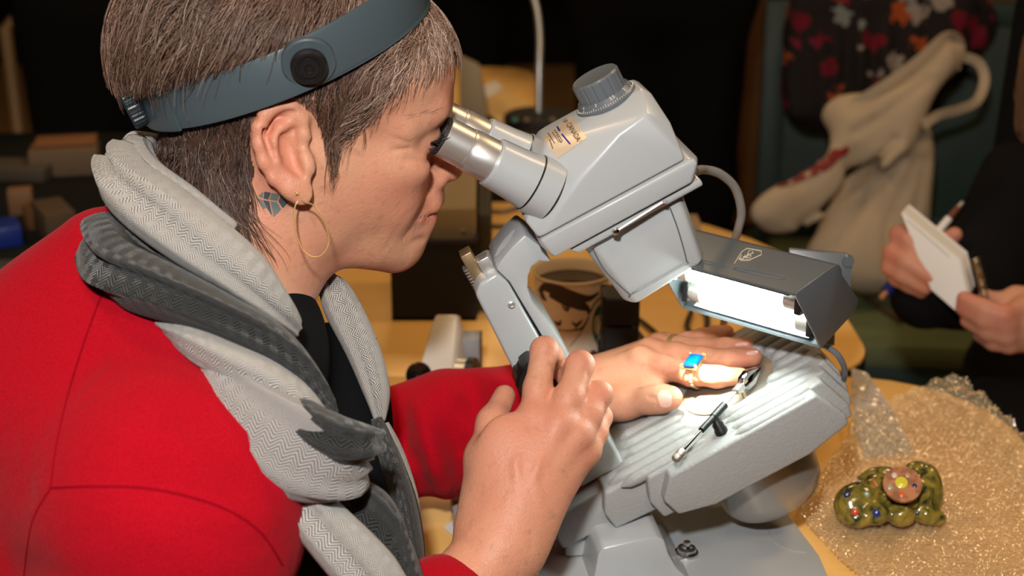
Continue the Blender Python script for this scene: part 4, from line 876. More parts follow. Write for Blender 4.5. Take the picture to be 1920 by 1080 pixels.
mb.add(v, [(i*n+k, i*n+(k+1) % n, (i+1)*n+(k+1) % n, (i+1)*n+k) for i in range(5) for k in range(n)]).build('adjusting_wheel', M['banddk'], hbnd, 20)
# lifted visor: two arms and the front
kn_l = loc(P(566, 100, .925))[0]; vb = .70
va = kn_l[2] + 0; vb_a = va - vb*kn_l[0]
vp = ring_pts(vb_a, vb, .0165); vmask = [i for i in range(121) if abs(th[i]) <= 1.72]
vp = vp[vmask]; 
strap(vp, .0330, .0030, nrm(HZ - HX*vb), 'visor_frame', M['band'], hbnd, .002)
cc_ = unloc([0, 0, vb_a])[0]; ins = vp - np.array([nrm(p-cc_) for p in vp])*.0015 - HZ*.0135
strap(ins[14:-14], .0200, .0020, nrm(HZ - HX*vb), 'visor_liner', M['banddk'], hbnd, .006)
for s in (0, -1):
    kp = vp[s]; o = nrm(kp - cc_ - HX*((kp-cc_) @ HX)); o = nrm(o - HZ*.12)
    kp = kp + HX*.001
    MB().lathe([(0, -.004), (.0175, -.004), (.0175, .0012), (.0165, .0022), (0, .0022)], kp, o, 40).build('pivot_boss', M['band'], hbnd)
    kb_ = MB().lathe([(0, .002), (.0112, .002), (.0120, .0035), (.0120, .0075), (.0110, .0090), (.0090, .0092), (.0086, .0078), (.0070, .0078), (.0066, .0092), (.0030, .0092), (.0026, .0080), (0, .0080)], kp, o, 48).build('pivot_knob', M['black'], hbnd, 30)

# ------------------------------------------------------------------ jewellery
def top(name, o, label, cat): tag(o, label, cat); o.name = name; return o
sp = P(557, 362, .9385)
sp = cast(BV, 557, 362, .0006)
MB().lathe([(1.35e-3*cos(t), 1.35e-3*sin(t)) for t in np.linspace(-pi/2, pi/2, 10)], sp, (0, -1, 0), 16).build('ear_stud', M['gold'])
st_ = bpy.data.objects['ear_stud']; tag(st_, 'tiny gold ball stud in the earlobe of the woman above her hoop', 'ear stud')
dl = float((sp - CAM) @ CF)
hp_ = [P(x, y, dl + dd) for x, y, dd in ((573, 380, .003), (561, 374, .004), (553, 388, .002), (552, 415, .000), (557, 445, -.002), (569, 470, -.003), (588, 482, -.003), (606, 476, -.002), (617, 455, -.001), (612, 425, -.001), (600, 400, .000), (586, 384, .001))]
MB().tube(spline(hp_, 8, True).tolist() + [hp_[0]], .00055, 8).build('hoop_earring', M['gold']); tag(bpy.data.objects['hoop_earring'], 'thin gold hoop earring hanging from the ear of the woman', 'earring')
def finger_ring(name, a, b, r, wd, label, m):
    a, b = np.array(a), np.array(b); ax = nrm(b-a); x = nrm(SU - ax*(SU @ ax)); y = np.cross(ax, x); mb = MB(); n = 40; v = []
    for k in range(n):
        t = 2*pi*k/n; o = cos(t)*x + sin(t)*y
        for dr, dw in ((0, -1), (.0009, -.8), (.0009, .8), (0, 1)): v.append((a+b)/2 + o*(r+dr) + ax*wd/2*dw)
    f = [(k*4+j, k*4+(j+1) % 4, ((k+1) % n)*4+(j+1) % 4, ((k+1) % n)*4+j) for k in range(n) for j in range(4)]
    return mb.add(v, f), x, y, ax
mb, x, y, ax = finger_ring('', P(1258, 651, 1.208), P(1270, 651, 1.204), .0102, .0045, '', None)
tag(mb.build('gold_band', M['gold']), 'plain gold band on the ring finger of the hand on the stage', 'ring')
jr = empty('gem_ring', P(1310, 720, 1.136), 'gold ring with a large blue emerald-cut stone on the stage hand', 'ring')
c1, c2 = P(1303, 703, 1.141), P(1313, 704, 1.138); mb, x, y, ax = finger_ring('', c1, c2, .0104, .0034, '', None); mb.build('ring_band', M['gold'], jr)
g0 = (c1+c2)/2 + x*.0118
M['gem'] = mat('blue_gem', (.0, .035, .28), .03, trans=.35, coat=1); M['gem2'] = mat('clear_stone', (.8, .85, .9), .03, coat=1)
sg = lambda u, v_, w: g0 + ax*u + y*v_ + x*w
MB().hull([sg(i*a, j*b, h) for a, b, h in ((.0052, .0066, .0010), (.0064, .0080, .0030), (.0046, .0060, .0052), (.003, .004, -.001)) for i in (-1, 1) for j in (-1, 1)], .0006, 1).build('blue_stone', M['gem'], jr, 10)
MB().hull([sg(i*a, j*b, h) for a, b, h in ((.0064, .0082, .0006), (.0046, .006, -.0022)) for i in (-1, 1) for j in (-1, 1)], .0005).build('setting', M['gold'], jr)
for i in (-1, 1):
    for j in (-1, 1): MB().tube([sg(i*.0060, j*.0076, -.001), sg(i*.0070, j*.0086, .0034), sg(i*.0058, j*.0074, .0046)], .0008, 8).build('prong', M['gold'], jr)
for k in range(3):
    t = 1.1 + .28*k; o = cos(t)*x - sin(t)*y*(1 if (y @ (CAM-g0)) < 0 else -1); MB().lathe([(0, .0012), (.0011, .0008), (.0011, 0)], (c1+c2)/2 + o*.0112, o, 10).build('side_stone', M['gem2'], jr)
# ------------------------------------------------------------------ things on the tables
def ribbon(mb, bvh, pts, wpx, off, sub=4):                  # a flat printed stroke on a surface; width in image pixels at its place
    p = spline(pts, sub); w = np.interp(np.linspace(0, 1, len(p)), np.linspace(0, 1, len(np.atleast_1d(wpx))), np.atleast_1d(wpx)); v = []; ok = True
    t = np.gradient(p, axis=0)
    for i in range(len(p)):
        d = np.array([-t[i][1], t[i][0]]); d = d/(np.linalg.norm(d)+1e-9)*w[i]/2
        a, b = cast(bvh, *(p[i]+d), off), cast(bvh, *(p[i]-d), off)
        if a is None or b is None: continue
        v += [a, b]
    n = len(v)//2; return mb.add(v, [(2*i, 2*i+1, 2*i+3, 2*i+2) for i in range(n-1)])
def flat(name, pts, th, m, parent=None, w=0): return MB().prism(pts, (0, 0, th), w).build(name, m, parent)

# paper cup with printed drawing
cc0 = P(1073, 506, 1.47); cup = empty('paper_cup', (cc0[0], cc0[1], .7505), 'white paper coffee cup with brown drawing and green emblem behind the microscope arm', 'cup')
cupb = np.array([cc0[0], cc0[1], .7505]); hh = cc0[2] - .7505
M['cup'] = mat('cup_paper', (.90, .74, .55), .55); M['coffee'] = mat('dark_coffee', (.03, .018, .010), .12); M['brownink'] = mat('brown_print', (.05, .028, .02), .6); M['greenink'] = mat('green_print', (.01, .12, .055), .5)
cw = MB().lathe([(0, .004), (.0335, .004), (.0335, 0), (.0350, 0), (.0395, hh-.004), (.0408, hh-.0035), (.0413, hh-.001), (.0405, hh), (.0392, hh-.002), (.0388, hh-.014), (.0, hh-.014)], cupb, ZZ, 64).build('cup_wall', M['cup'], cup, 60)
MB().lathe([(0, hh-.0135), (.0386, hh-.0130)], cupb, ZZ, 48, False).build('coffee', M['coffee'], cup)
kb_ = bvh_of(cw); mb = MB(); o_ = .0003
for pts, w in (([(1012, 548), (1022, 538), (1046, 545), (1072, 555), (1098, 560), (1112, 556), (1122, 548)], [6, 16, 22, 20, 14, 8, 3]), ([(1030, 553), (1060, 562), (1088, 572), (1102, 580), (1104, 590)], [6, 22, 20, 10, 3]), ([(1014, 545), (1018, 556), (1024, 564)], [5, 8, 3]), ([(1054, 572), (1058, 578), (1064, 582), (1068, 574)], [2, 4, 5, 2]), ([(1052, 560), (1066, 580)], [6, 3]), ([(1040, 602), (1048, 608), (1052, 600)], [2, 8, 2]), ([(1072, 604), (1080, 609), (1086, 605)], [3, 6, 2]), ([(1078, 615), (1086, 606), (1092, 600)], [3, 6, 2]), ([(1046, 618), (1060, 620), (1076, 619), (1090, 616), (1098, 604), (1104, 592)], [2, 2, 3, 5, 2, 2]), ([(1108, 584), (1114, 570), (1126, 558), (1140, 554)], [3, 3, 3, 2]), ([(1068, 650), (1090, 622), (1104, 596)], [1.5, 1.5, 1.5])):
    ribbon(mb, kb_, pts, w, o_)
mb.build('printed_face', M['brownink'], cup)
mb = MB(); ang = np.linspace(0, 2*pi, 25); ring_ = [(1129 + 19*cos(a) - 3*sin(a)*0, 611 + 41*sin(a)) for a in ang]
cgr = cast(kb_, 1128, 611, .0004); v = [cast(kb_, x, y, .0004) for x, y in ring_]; v = [q if q is not None else cgr for q in v]; mb.add([cgr] + v, [(0, i, i+1) for i in range(1, 25)]); em = mb.build('round_emblem', M['greenink'], cup)
mb = MB()
for k in range(5): ribbon(mb, kb_, [(1121 + 3.5*k, 622 - k), (1123 + 3.5*k, 632), (1121 + 3.5*k, 642)], [1.6, 1.6, 1], .0006)
for x, y in ((1120, 606), (1124, 594), (1136, 590), (1122, 640), (1134, 606)): ribbon(mb, kb_, [(x-4, y+1), (x, y-2), (x+4, y+1)], [1, 5, 1], .0006)
mb.build('emblem_lines', M['paper'], em)
mb = MB()
for pts, w in (([(1105, 668), (1112, 660), (1120, 666), (1126, 662)], [4, 9, 7, 3]), ([(1116, 680), (1124, 672), (1134, 678)], [6, 9, 5])): ribbon(mb, kb_, pts, w, .0004)
mb.build('printed_flower', mat('plum_print', (.12, .03, .04), .6), cup)

# dark boxes and small instruments on the second table
M['blackbox'] = mat('black_case_cloth', (.007, .007, .008), .8, bump=(400, .3, .0006)); M['beige'] = mat('beige_enamel', (.42, .34, .22), .45); M['offwhite'] = mat('off_white_enamel', (.66, .60, .52), .35, coat=.2)
bx = empty('open_case', on_z(815, 590, .75) + np.array([0, .06, 0]), 'black open-topped case on the maple table below the chin of the woman', 'case')
a, b = on_z(735, 601, .7505), on_z(893, 601, .7505); d_ = np.array([.01, .13, 0]); H_ = .098
for q0, q1 in ((a, b), (b, b + d_), (b + d_, a + d_), (a + d_, a)):
    e = nrm(q1-q0); nn = np.cross(e, ZZ); MB().hull([p + ZZ*z + nn*o for p in (q0, q1) for z in (0, H_) for o in (0, -.004)], .001).build('side_panel', M['blackbox'], bx)
flat('case_floor', [a, b, b + d_, a + d_], .004, M['blackbox'], bx)
MB().tube([q + ZZ*(H_+.001) for q in (a, b, b+d_, a+d_, a)], .0032, 8).build('rim_trim', mat('navy_trim', (.02, .018, .05), .6), bx)
ib = empty('instrument_box', (a+b)/2 + d_*.55 + ZZ*.005, 'beige instrument box with a sloped top standing in the black open case', 'instrument'); c = (a+b)/2 + d_*.5 + np.array([.018, .0, .005])
MB().hull([c + np.array([x, y, z]) for x, y, z in ((-.05, -.045, 0), (.028, -.045, 0), (.028, -.045, .128), (-.05, -.045, .128), (-.05, .05, 0), (.028, .05, 0), (.028, .05, .215), (-.05, .05, .215))], .003).build('box_body', M['beige'], ib)
MB().hull([c + np.array([x, y, z]) for x, y, z in ((.0285, -.043, .0), (.045, -.043, 0), (.045, -.043, .12), (.0285, -.043, .12), (.0285, .05, 0), (.045, .05, 0), (.045, .05, .205), (.0285, .05, .205))], .002).build('side_cover', mat('dark_olive_cover', (.05, .045, .03), .6), ib)
for x in (-.03, .012): MB().lathe([(0, 0), (.003, 0), (.0025, .002), (0, .002)], c + np.array([x, -.045, .10]), (0, -1, 0), 14).build('fixing_screw', M['steel'], ib)
# small white refractometer
rf = empty('refractometer', on_z(835, 745, .7505), 'white enamelled refractometer with a black conical eyepiece and steel drum on the maple table', 'instrument')
fa = lambda x, y, d=1.43: P(x, y, d)
MB().hull([fa(815, 590, 1.46), fa(858, 590, 1.46), fa(864, 624, 1.455), fa(843, 728, 1.42), fa(770, 752, 1.40), fa(789, 690, 1.42), fa(798, 650, 1.43), fa(863, 592, 1.50), fa(876, 640, 1.49), fa(872, 735, 1.46), fa(840, 760, 1.40), fa(870, 752, 1.44)], .002).build('body', M['offwhite'], rf)
cx = fa(787, 704, 1.405); ax_ = nrm(CAM - cx + np.array([-.25, 0, .1])); MB().lathe([(.004, -.012), (.007, -.008), (.0128, .004), (.0132, .0055), (.0120, .0062), (.003, -.002), (0, -.003)], cx, ax_, 32).build('eyepiece_cone', mat('gloss_black', (.006, .006, .006), .15), rf)
dr = fa(862, 698, 1.44); da = nrm(np.array([.95, -.25, .02])); MB().lathe([(0, -.010), (.0145, -.010), (.0145, .006), (.0152, .0065), (.0152, .0085), (0, .0085)], dr, da, 36).build('scale_drum', M['steel'], rf); MB().lathe([(0, .0085), (.0165, .0085), (.0165, .0165), (0, .0165)], dr, da, 36).build('drum_knob', M['black'], rf)
MB().box(fa(882, 654, 1.48), (.010, .012, .016), None, .001).build('side_block', mat('grey_block', (.3, .3, .32), .5), rf); MB().box(fa(896, 655, 1.485), (.0045, .012, .017), None, .001).build('block_cover', mat('brown_bakelite', (.10, .055, .02), .4), rf)
# black box beside the cup, beige carton behind, paper, cords
bb0 = on_z(1162, 770, .7505); sb_ = empty('tool_caddy', (bb0[0], bb0[1], .7505), 'black slotted caddy standing right of the paper cup', 'caddy')
for z0, z1, dx in ((0, .058, 0), (.060, .088, 0), (.090, .118, -.002)): MB().box((bb0[0] + dx, bb0[1]+.03, .7505+(z0+z1)/2), (.021 - z0*.07, .022, (z1-z0)/2), None, .0015).build('drawer', M['blackbox'], sb_)
MB().box((bb0[0], bb0[1]+.034, .7505+.06), (.0185, .019, .058)).build('caddy_body', M['black'], sb_)
def cord(name, pts, r, m, label):
    o = MB().tube(spline(pts, 8), r, 8).build(name, m); return tag(o, label, 'cord')
M['cord'] = mat('dark_cord', (.035, .028, .022), .55); M['cordgrey'] = mat('grey_cord', (.16, .14, .12), .5)
cord('looped_cord', [on_z(x, y, .755) for x, y in ((1168, 578), (1200, 600), (1230, 625), (1243, 648), (1238, 662), (1222, 655), (1200, 628), (1180, 600), (1166, 584))], .0028, M['cord'], 'thin dark cord looped on the maple table right of the black caddy')
cord('coiled_cord', [on_z(x, y, .7545) for x, y in ((1296, 585), (1288, 610), (1300, 628), (1322, 622), (1326, 595), (1316, 575))], .0032, M['cord'], 'thick dark cord coiled on the maple table below the illuminator')
cord('trailing_cord', [on_z(x, y, .754) for x, y in ((905, 392), (940, 396), (975, 388), (1010, 380), (1045, 382))], .003, M['cordgrey'], 'grey cord trailing right from the black case, the farther of two')
cord('trailing_cord', [on_z(x, y, .754) for x, y in ((905, 422), (945, 424), (985, 420), (1030, 408))], .003, M['cord'], 'dark cord trailing right from the black case, the nearer of two')
o = flat('paper_sheet', [on_z(x, y, .7508) for x, y in ((832, 990), (868, 958), (905, 985), (880, 1030))], .0006, M['paper']); tag(o, 'corner of a white paper sheet on the maple table below the red sleeve', 'paper')
o = MB().box(on_z(1292, 447, .7785) + np.array([-.01, .0, 0]), (.022, .02, .028), None, .001).build('carton', mat('brown_carton', (.30, .20, .10), .7)); tag(o, 'small brown carton on the maple table behind the microscope objective', 'box')

# gooseneck lamp on the far table
g0 = on_z(1010, 232, .7505); gl = empty('gooseneck_lamp', g0, 'silver gooseneck lamp rising from a flat black base on the far table', 'lamp')
MB().lathe([(0, 0), (.066, 0), (.066, .014), (.060, .020), (0, .020)], g0, ZZ, 40).build('base', mat('lamp_base_black', (.010, .009, .008), .55), gl)
gd = float((g0-CAM) @ CF); gp = spline([g0 + ZZ*.02, P(1011, 130, gd-.02), P(1012, 70, gd-.02), P(1006, 15, gd-.02), P(990, -30, gd-.02), P(960, -60, gd-.02), P(920, -70, gd-.02)], 22)
rr = np.array([.0062 + .0007*(i % 2) for i in range(len(gp))]); MB().tube(gp, rr, 12).build('gooseneck', M['steel'], gl, 0)
e = nrm(gp[-1]-gp[-4]); MB().lathe([(0, -.01), (.012, -.01), (.03, .05), (.028, .05), (0, .0)], gp[-1], e, 28).build('lamp_shade', M['black'], gl)
for k, (x, cc_c) in enumerate(((966, (.1, .3, .25)), (988, (.3, .2, .12)), (1036, (.3, .22, .15)))): MB().lathe([(0, 0), (.006, 0), (.005, .004), (0, .004)], on_z(x, 226, .7705), ZZ, 14).build('push_button', mat('lamp_button', cc_c, .5), gl)
o = flat('paper_pad', [on_z(x, y, .751) for x, y in ((898, 196), (945, 168), (1000, 205), (940, 240))], .004, mat('manila_paper', (.75, .50, .20), .7)); tag(o, 'yellow manila pad on the far table left of the gooseneck lamp base', 'pad')
o = flat('paper_note', [on_z(x, y, .7555) for x, y in ((904, 162), (930, 152), (944, 166), (912, 186))], .001, M['paper']); tag(o, 'small white note sheet lying on the yellow manila pad', 'paper')
o = MB().hull([on_z(x, y, .7505) + np.array([0, dy, z]) for x, y, dy, z in ((862, 225, 0, 0), (915, 232, 0, 0), (862, 225, .0, .12), (900, 232, 0, .11), (862, 225, .12, 0), (915, 232, .12, 0), (862, 225, .12, .10), (896, 232, .12, .09))], .003).build('instrument_case', M['beige']); tag(o, 'wedge shaped beige instrument case on the far table behind the eyepieces', 'case')

# bubble wrap and film by the microscope foot
def plastic(name, tint, dif, gl, rough, bs):
    m = mat(name, tint, .6, spec=0); k = NT(m); tr = k.n('ShaderNodeBsdfTransparent'); tr.inputs[0].default_value = (.97, .97, .96, 1); g = k.n('ShaderNodeBsdfGlossy'); g.inputs['Roughness'].default_value = rough; g.inputs[0].default_value = (1, .98, .95, 1)
    m1 = k.n('ShaderNodeMixShader'); m1.inputs[0].default_value = dif; m2 = k.n('ShaderNodeMixShader'); lw = k.n('ShaderNodeFresnel'); lw.inputs['IOR'].default_value = 1.5; k.l(k.math('MINIMUM', k.math('ADD', k.math('MULTIPLY', lw.outputs[0], .55), gl), .8), m2.inputs[0])
    out = [n for n in k.t.nodes if n.type == 'OUTPUT_MATERIAL'][0]; k.l(tr.outputs[0], m1.inputs[1]); k.l(k.b.outputs[0], m1.inputs[2]); k.l(m1.outputs[0], m2.inputs[1]); k.l(g.outputs[0], m2.inputs[2]); k.l(m2.outputs[0], out.inputs[0])
    tc = k.n('ShaderNodeTexCoord'); vo = k.n('ShaderNodeTexVoronoi'); vo.inputs['Scale'].default_value = bs; k.l(tc.outputs['Object'], vo.inputs['Vector']); ge = k.n('ShaderNodeNewGeometry')
    v1 = k.n('ShaderNodeVectorMath', operation='SUBTRACT'); k.l(vo.outputs['Color'], v1.inputs[0]); v1.inputs[1].default_value = (.5, .5, .5); v2 = k.n('ShaderNodeVectorMath', operation='MULTIPLY_ADD'); k.l(v1.outputs[0], v2.inputs[0]); v2.inputs[1].default_value = (.85, .85, .4); k.l(ge.outputs['Normal'], v2.inputs[2])
    v3 = k.n('ShaderNodeVectorMath', operation='NORMALIZE'); k.l(v2.outputs[0], v3.inputs[0]); k.l(v3.outputs[0], g.inputs['Normal']); k.l(v3.outputs[0], lw.inputs['Normal']); return m
M['bubble'] = plastic('clear_bubble_plastic', (.95, .80, .54), .21, .09, .09, 330); M['film'] = plastic('white_packing_film', (.85, .80, .74), .45, .04, .2, 250)
wp = [(1492, 968), (1520, 905), (1590, 820), (1600, 770), (1650, 770), (1720, 752), (1790, 735), (1835, 768), (1880, 810), (1935, 862), (2010, 940), (2040, 1130), (1660, 1130), (1585, 1070)]
wq = [tuple(on_z(x, y, .753)[:2]) for x, y in wp]; step_ = .0014
xs = np.arange(min(q[0] for q in wq), max(q[0] for q in wq), step_); ys = np.arange(max(.92, min(q[1] for q in wq)), max(q[1] for q in wq), step_)
X, Y = np.meshgrid(xs, ys, indexing='ij'); pin = .0058; row = np.round(Y/(pin*.866)); xo = (row % 2)*pin/2; bxx = X - xo - np.round((X-xo)/pin)*pin; byy = Y - row*pin*.866
bub = np.sqrt(np.clip(1 - (bxx**2 + byy**2)/.0026**2, 0, 1)); und = .0022*np.sin(X*31 + 2*np.sin(Y*23)) + .0018*np.sin(Y*47 + X*19)
pj = proj(np.stack([X.ravel(), Y.ravel(), np.full(X.size, .753)], 1)); lift = .016*np.exp(-(seg_dist(pj, [(1700, 745), (1790, 730), (1850, 790), (1935, 862), (2020, 950)])/38.0)**2).reshape(X.shape)
Zh = .7528 + .0026 + und*.35 + bub*.0026*(1 + .3*np.sin(X*900)*np.sin(Y*700)) + lift*(1 + .3*np.sin(X*190)*np.cos(Y*170)); ins_ = inside(np.stack([X.ravel(), Y.ravel()], 1), wq).reshape(X.shape)
ny = len(ys); ix = np.arange(X.size).reshape(X.shape); F_ = np.stack([ix[:-1, :-1], ix[1:, :-1], ix[1:, 1:], ix[:-1, 1:]], -1).reshape(-1, 4); ok = ins_.ravel()[F_].all(1); F_ = F_[ok]; us_ = np.unique(F_); rm = np.zeros(X.size, int); rm[us_] = np.arange(len(us_))
o = link('bubble_wrap', np.stack([X.ravel(), Y.ravel(), Zh.ravel()], 1)[us_], rm[F_], M['bubble'], None, 0); tag(o, 'sheet of clear bubble wrap spread on the maple table under the carved stone', 'bubble wrap')
o = flat('packing_film', [on_z(x, y, .7512) for x, y in ((1596, 690), (1626, 700), (1668, 760), (1716, 852), (1620, 860), (1600, 800))], .0006, M['film']); tag(o, 'strip of white translucent packing film beside the microscope stage', 'film')

# carved stone animal with inlays
cv0 = on_z(1668, 975, .7598); cv = empty('stone_carving', (cv0[0], cv0[1], .7598), 'mottled green stone animal carving with coloured inlays on the bubble wrap', 'carving'); dcv = float((cv0-CAM) @ CF)
cq = lambda x, y, dd=0: P(x, y, dcv + dd)
V_ = Sdf(); sc_ = dcv/FPX
def blob(x, y, rx, ry, rz=None, dd=0, k=.006): V_.ell(cq(x, y, dd), (rx*sc_, (rz or min(rx, ry))*sc_, ry*sc_), [CR, CF, CU], k)
blob(1612, 945, 46, 42, 36, .0); blob(1650, 935, 45, 50, 40, .01); blob(1700, 935, 48, 46, 40, .008); blob(1738, 930, 30, 48, 32, .012); blob(1722, 880, 27, 16, 20, .022); blob(1742, 905, 20, 34, 24, .012)
blob(1655, 888, 34, 14, 16, .028); blob(1632, 896, 26, 9, 12, .028); blob(1590, 950, 24, 30, 24, -.004); blob(1608, 972, 26, 18, 20, -.012); blob(1645, 964, 20, 20, 20, -.016); blob(1690, 966, 26, 22, 22, -.014); blob(1756, 972, 18, 16, 18, -.004); blob(1735, 965, 16, 18, 18, -.006)
for a, b in (((1628, 930), (1632, 985)), ((1664, 940), (1668, 985)), ((1716, 945), (1718, 985)), ((1640, 905), (1625, 935)), ((1600, 925), (1585, 955))): V_.cone(cq(*a, -.028), cq(*b, -.030), .0022, .0026, .005, 's')
V_.cone(cq(1662, 915, .0), cq(1640, 925, -.024), .003, .002, .004, 's')
sv, sf = V_.mesh(.0012, 16, 1); sv[:, 2] = np.maximum(sv[:, 2], .7598)
ms = mat('mottled_green_stone', (.16, .13, .02), .18, coat=.6); k = NT(ms); tc = k.n('ShaderNodeTexCoord'); n = k.n('ShaderNodeTexNoise'); n.inputs['Scale'].default_value = 70; n.inputs['Detail'].default_value = 6; n.inputs['Distortion'].default_value = 1.6; k.l(tc.outputs['Object'], n.inputs['Vector']); r = k.n('ShaderNodeValToRGB'); e = r.color_ramp.elements; e[0].position = .36; e[0].color = (.028, .034, .016, 1); e[1].position = .66; e[1].color = (.36, .25, .04, 1); x_ = e.new(.47); x_.color = (.17, .14, .025, 1); k.l(n.outputs['Fac'], r.inputs[0]); k.l(r.outputs[0], k.b.inputs['Base Color'])
cb = link('carved_body', sv, sf, ms, cv, 0); cbv = bvh_of(cb)
def stone(x, y, r, col, h=.5, name='inlay_stone', parent=cv, bvh=cbv, nn=None):
    p = cast(bvh, x, y, -.0004)
    if p is None: return
    r *= sc_; n_ = nrm(CAM-p) if nn is None else nn; MB().lathe([(r, 0), (r*.92, r*h*.6), (r*.5, r*h*.95), (0, r*h)], p, n_, 18).build(name, mat('inlay', col, .2, coat=.5), parent)
for x, y, r, c in ((1588, 928, 7, (.02, .025, .13)), (1625, 927, 6, (.28, .36, .26)), (1603, 960, 7, (.65, .07, .025)), (1643, 962, 7.5, (.02, .04, .22)), (1612, 903, 4, (.2, .25, .2)), (1720, 962, 5, (.03, .04, .07))): stone(x, y, r, c)
laid_line(MB(), cbv, [(1636, 900), (1644, 914)], .0020, .0002, 3).build('inlay_bar', mat('orange_inlay', (.45, .17, .05), .4), cv)
dn_ = nrm(nrm(CAM - cq(1692, 907))*.86 + ZZ*.45 + CR*.06); dp = cq(1692, 908, -.027)
dk = MB().lathe([(0, -.003), (.0155, -.003), (.0162, -.0015), (.0158, .0012), (0, .0012)], dp, dn_, 48).build('round_medallion', mat('orange_stone', (.48, .19, .075), .4, var=(120, (.28, .10, .04), .45, .6)), cv)
dbv = bvh_of(dk)
MB().cone if False else None
for x, y, r, c in ((1690, 905, 12, (.72, .62, .05)), (1677, 891, 5.5, (.7, .55, .45)), (1702, 891, 5, (.45, .33, .15)), (1669, 913, 5, (.3, .42, .33)), (1715, 911, 5, (.04, .035, .12)), (1691, 927, 5, (.75, .13, .03))): stone(x, y, r, c, .35, 'medallion_stone', dk, dbv, dn_)
MB().tube([cq(1692, 930, .0), dp], .009, 12).build('medallion_seat', ms, cv)
# ------------------------------------------------------------------ green chair, floral jacket, cloth bag
M['green'] = mat('dark_green_paint', (.009, .027, .020), .55, bump=(60, .1)); M['olive'] = mat('warm_lit_green_cloth', (.11, .135, .06), .8, bump=(300, .4, .001))  # olive seat: warm light on the green chair painted into its colour
chair = empty('armchair', (.92, 2.5, 0), 'dark green chair holding the cloth bag and floral jacket behind the table', 'chair')
ca = radians(-7); CX = np.array([cos(ca), sin(ca), 0]); CY = np.array([-sin(ca), cos(ca), 0]); c0 = np.array([.93, 2.48, 0])
def Q(x, y, z): return c0 + CX*x + CY*y + ZZ*z
MB().box(Q(0, 0, .43), (.43, .30, .022), [CX, CY, ZZ], .008).build('seat', M['olive'], chair)
MB().box(Q(0, -.285, .365), (.41, .012, .045), [CX, CY, ZZ], .003).build('front_rail', M['green'], chair)
for x in (-.40, .40):
    MB().box(Q(x, .27, .20), (.022, .022, .20), [CX, CY, ZZ], .003).build('leg', M['green'], chair); MB().box(Q(x, -.27, .20), (.022, .022, .20), [CX, CY, ZZ], .003).build('leg', M['green'], chair)
bk = nrm(CY*.16 + ZZ); MB().box(Q(0, .335, .68), (.445, .014, .235), [CX, nrm(np.cross(bk, CX)), bk], .006).build('backrest', M['green'], chair)
for z in (.475, .905): MB().box(Q(0, .305 + (z-.475)*.16, z), (.455, .020, .028), [CX, CY, ZZ], .005).build('back_rail', M['green'], chair)
for x in (-.435, .435): MB().box(Q(x, .335, .68), (.024, .020, .25), [CX, nrm(np.cross(bk, CX)), bk], .004).build('back_stile', M['green'], chair)
o = MB().tube([on_z(1618, 555, .458), on_z(1692, 602, .458)], .006, 8).build('wooden_stick', mat('brown_stick', (.09, .05, .02), .6)); tag(o, 'thin brown stick lying on the green chair seat', 'stick')
# floral jacket draped over the backrest
def Bk(px, py, d): return P(px, py, d)
J = Sdf()
for (x, y, d, rx, ry, rz) in ((1660, 60, 2.74, 185, 90, 50), (1560, 110, 2.72, 85, 120, 50), (1640, 140, 2.70, 130, 90, 50), (1760, 40, 2.76, 110, 70, 50), (1520, 180, 2.72, 50, 60, 40)):
    q = d/FPX; J.ell(P(x, y, d), (rx*q, rz*q, ry*q), [CR, CF, CU], .05)
for k in range(9): J.cone(P(1500 + 38*k, 10, 2.70), P(1490 + 34*k, 210 - 8*k, 2.68), .022, .012, .03)
for k in range(6): J.cone(P(1490 + 50*k, 30, 2.665), P(1500 + 45*k, 240 - 10*k, 2.655), .006, .010, .025, 's')
jv, jf = J.mesh(.008, 12, 2)
mf = mat('floral_printed_cloth', (.012, .009, .010), .85, spec=.2); k = NT(mf); tc = k.n('ShaderNodeTexCoord'); mp = k.n('ShaderNodeMapping'); mp.inputs['Scale'].default_value = (21, 21, 21); k.l(tc.outputs['Object'], mp.inputs[0])
nzv = k.n('ShaderNodeTexNoise'); nzv.inputs['Scale'].default_value = 3; k.l(mp.outputs[0], nzv.inputs['Vector']); mv = k.n('ShaderNodeVectorMath', operation='MULTIPLY_ADD'); k.l(nzv.outputs['Color'], mv.inputs[0]); mv.inputs[1].default_value = (.9, .9, .9); k.l(mp.outputs[0], mv.inputs[2])
vo = k.n('ShaderNodeTexVoronoi'); vo.inputs['Scale'].default_value = 1.15; k.l(mv.outputs[0], vo.inputs['Vector']); sp_ = k.n('ShaderNodeSeparateColor'); k.l(vo.outputs['Color'], sp_.inputs[0])
rp_ = k.n('ShaderNodeValToRGB'); rp_.color_ramp.interpolation = 'CONSTANT'; e = rp_.color_ramp.elements; e[0].color = (.13, .005, .016, 1); e[1].position = .25; e[1].color = (.26, .22, .20, 1)
for p, c in ((.45, (.30, .06, .015)), (.62, (.16, .01, .03)), (.80, (.17, .19, .19))): q = e.new(p); q.color = (*c, 1)
k.l(sp_.outputs[0], rp_.inputs[0]); ws = k.math('LESS_THAN', vo.outputs['Distance'], k.math('MULTIPLY', k.math('GREATER_THAN', sp_.outputs[2], .42), k.math('ADD', .22, k.math('MULTIPLY', sp_.outputs[1], .36)))); ctr = k.math('LESS_THAN', vo.outputs['Distance'], .09)
c1 = k.mix(ws, (.012, .009, .010), rp_.outputs[0]); k.l(k.mix(ctr, c1, (.03, .008, .01)), k.b.inputs['Base Color'])
o = link('jacket', jv, jf, mf, None, 0); tag(o, 'black jacket with red, white and orange flower print draped over the green chair', 'jacket')
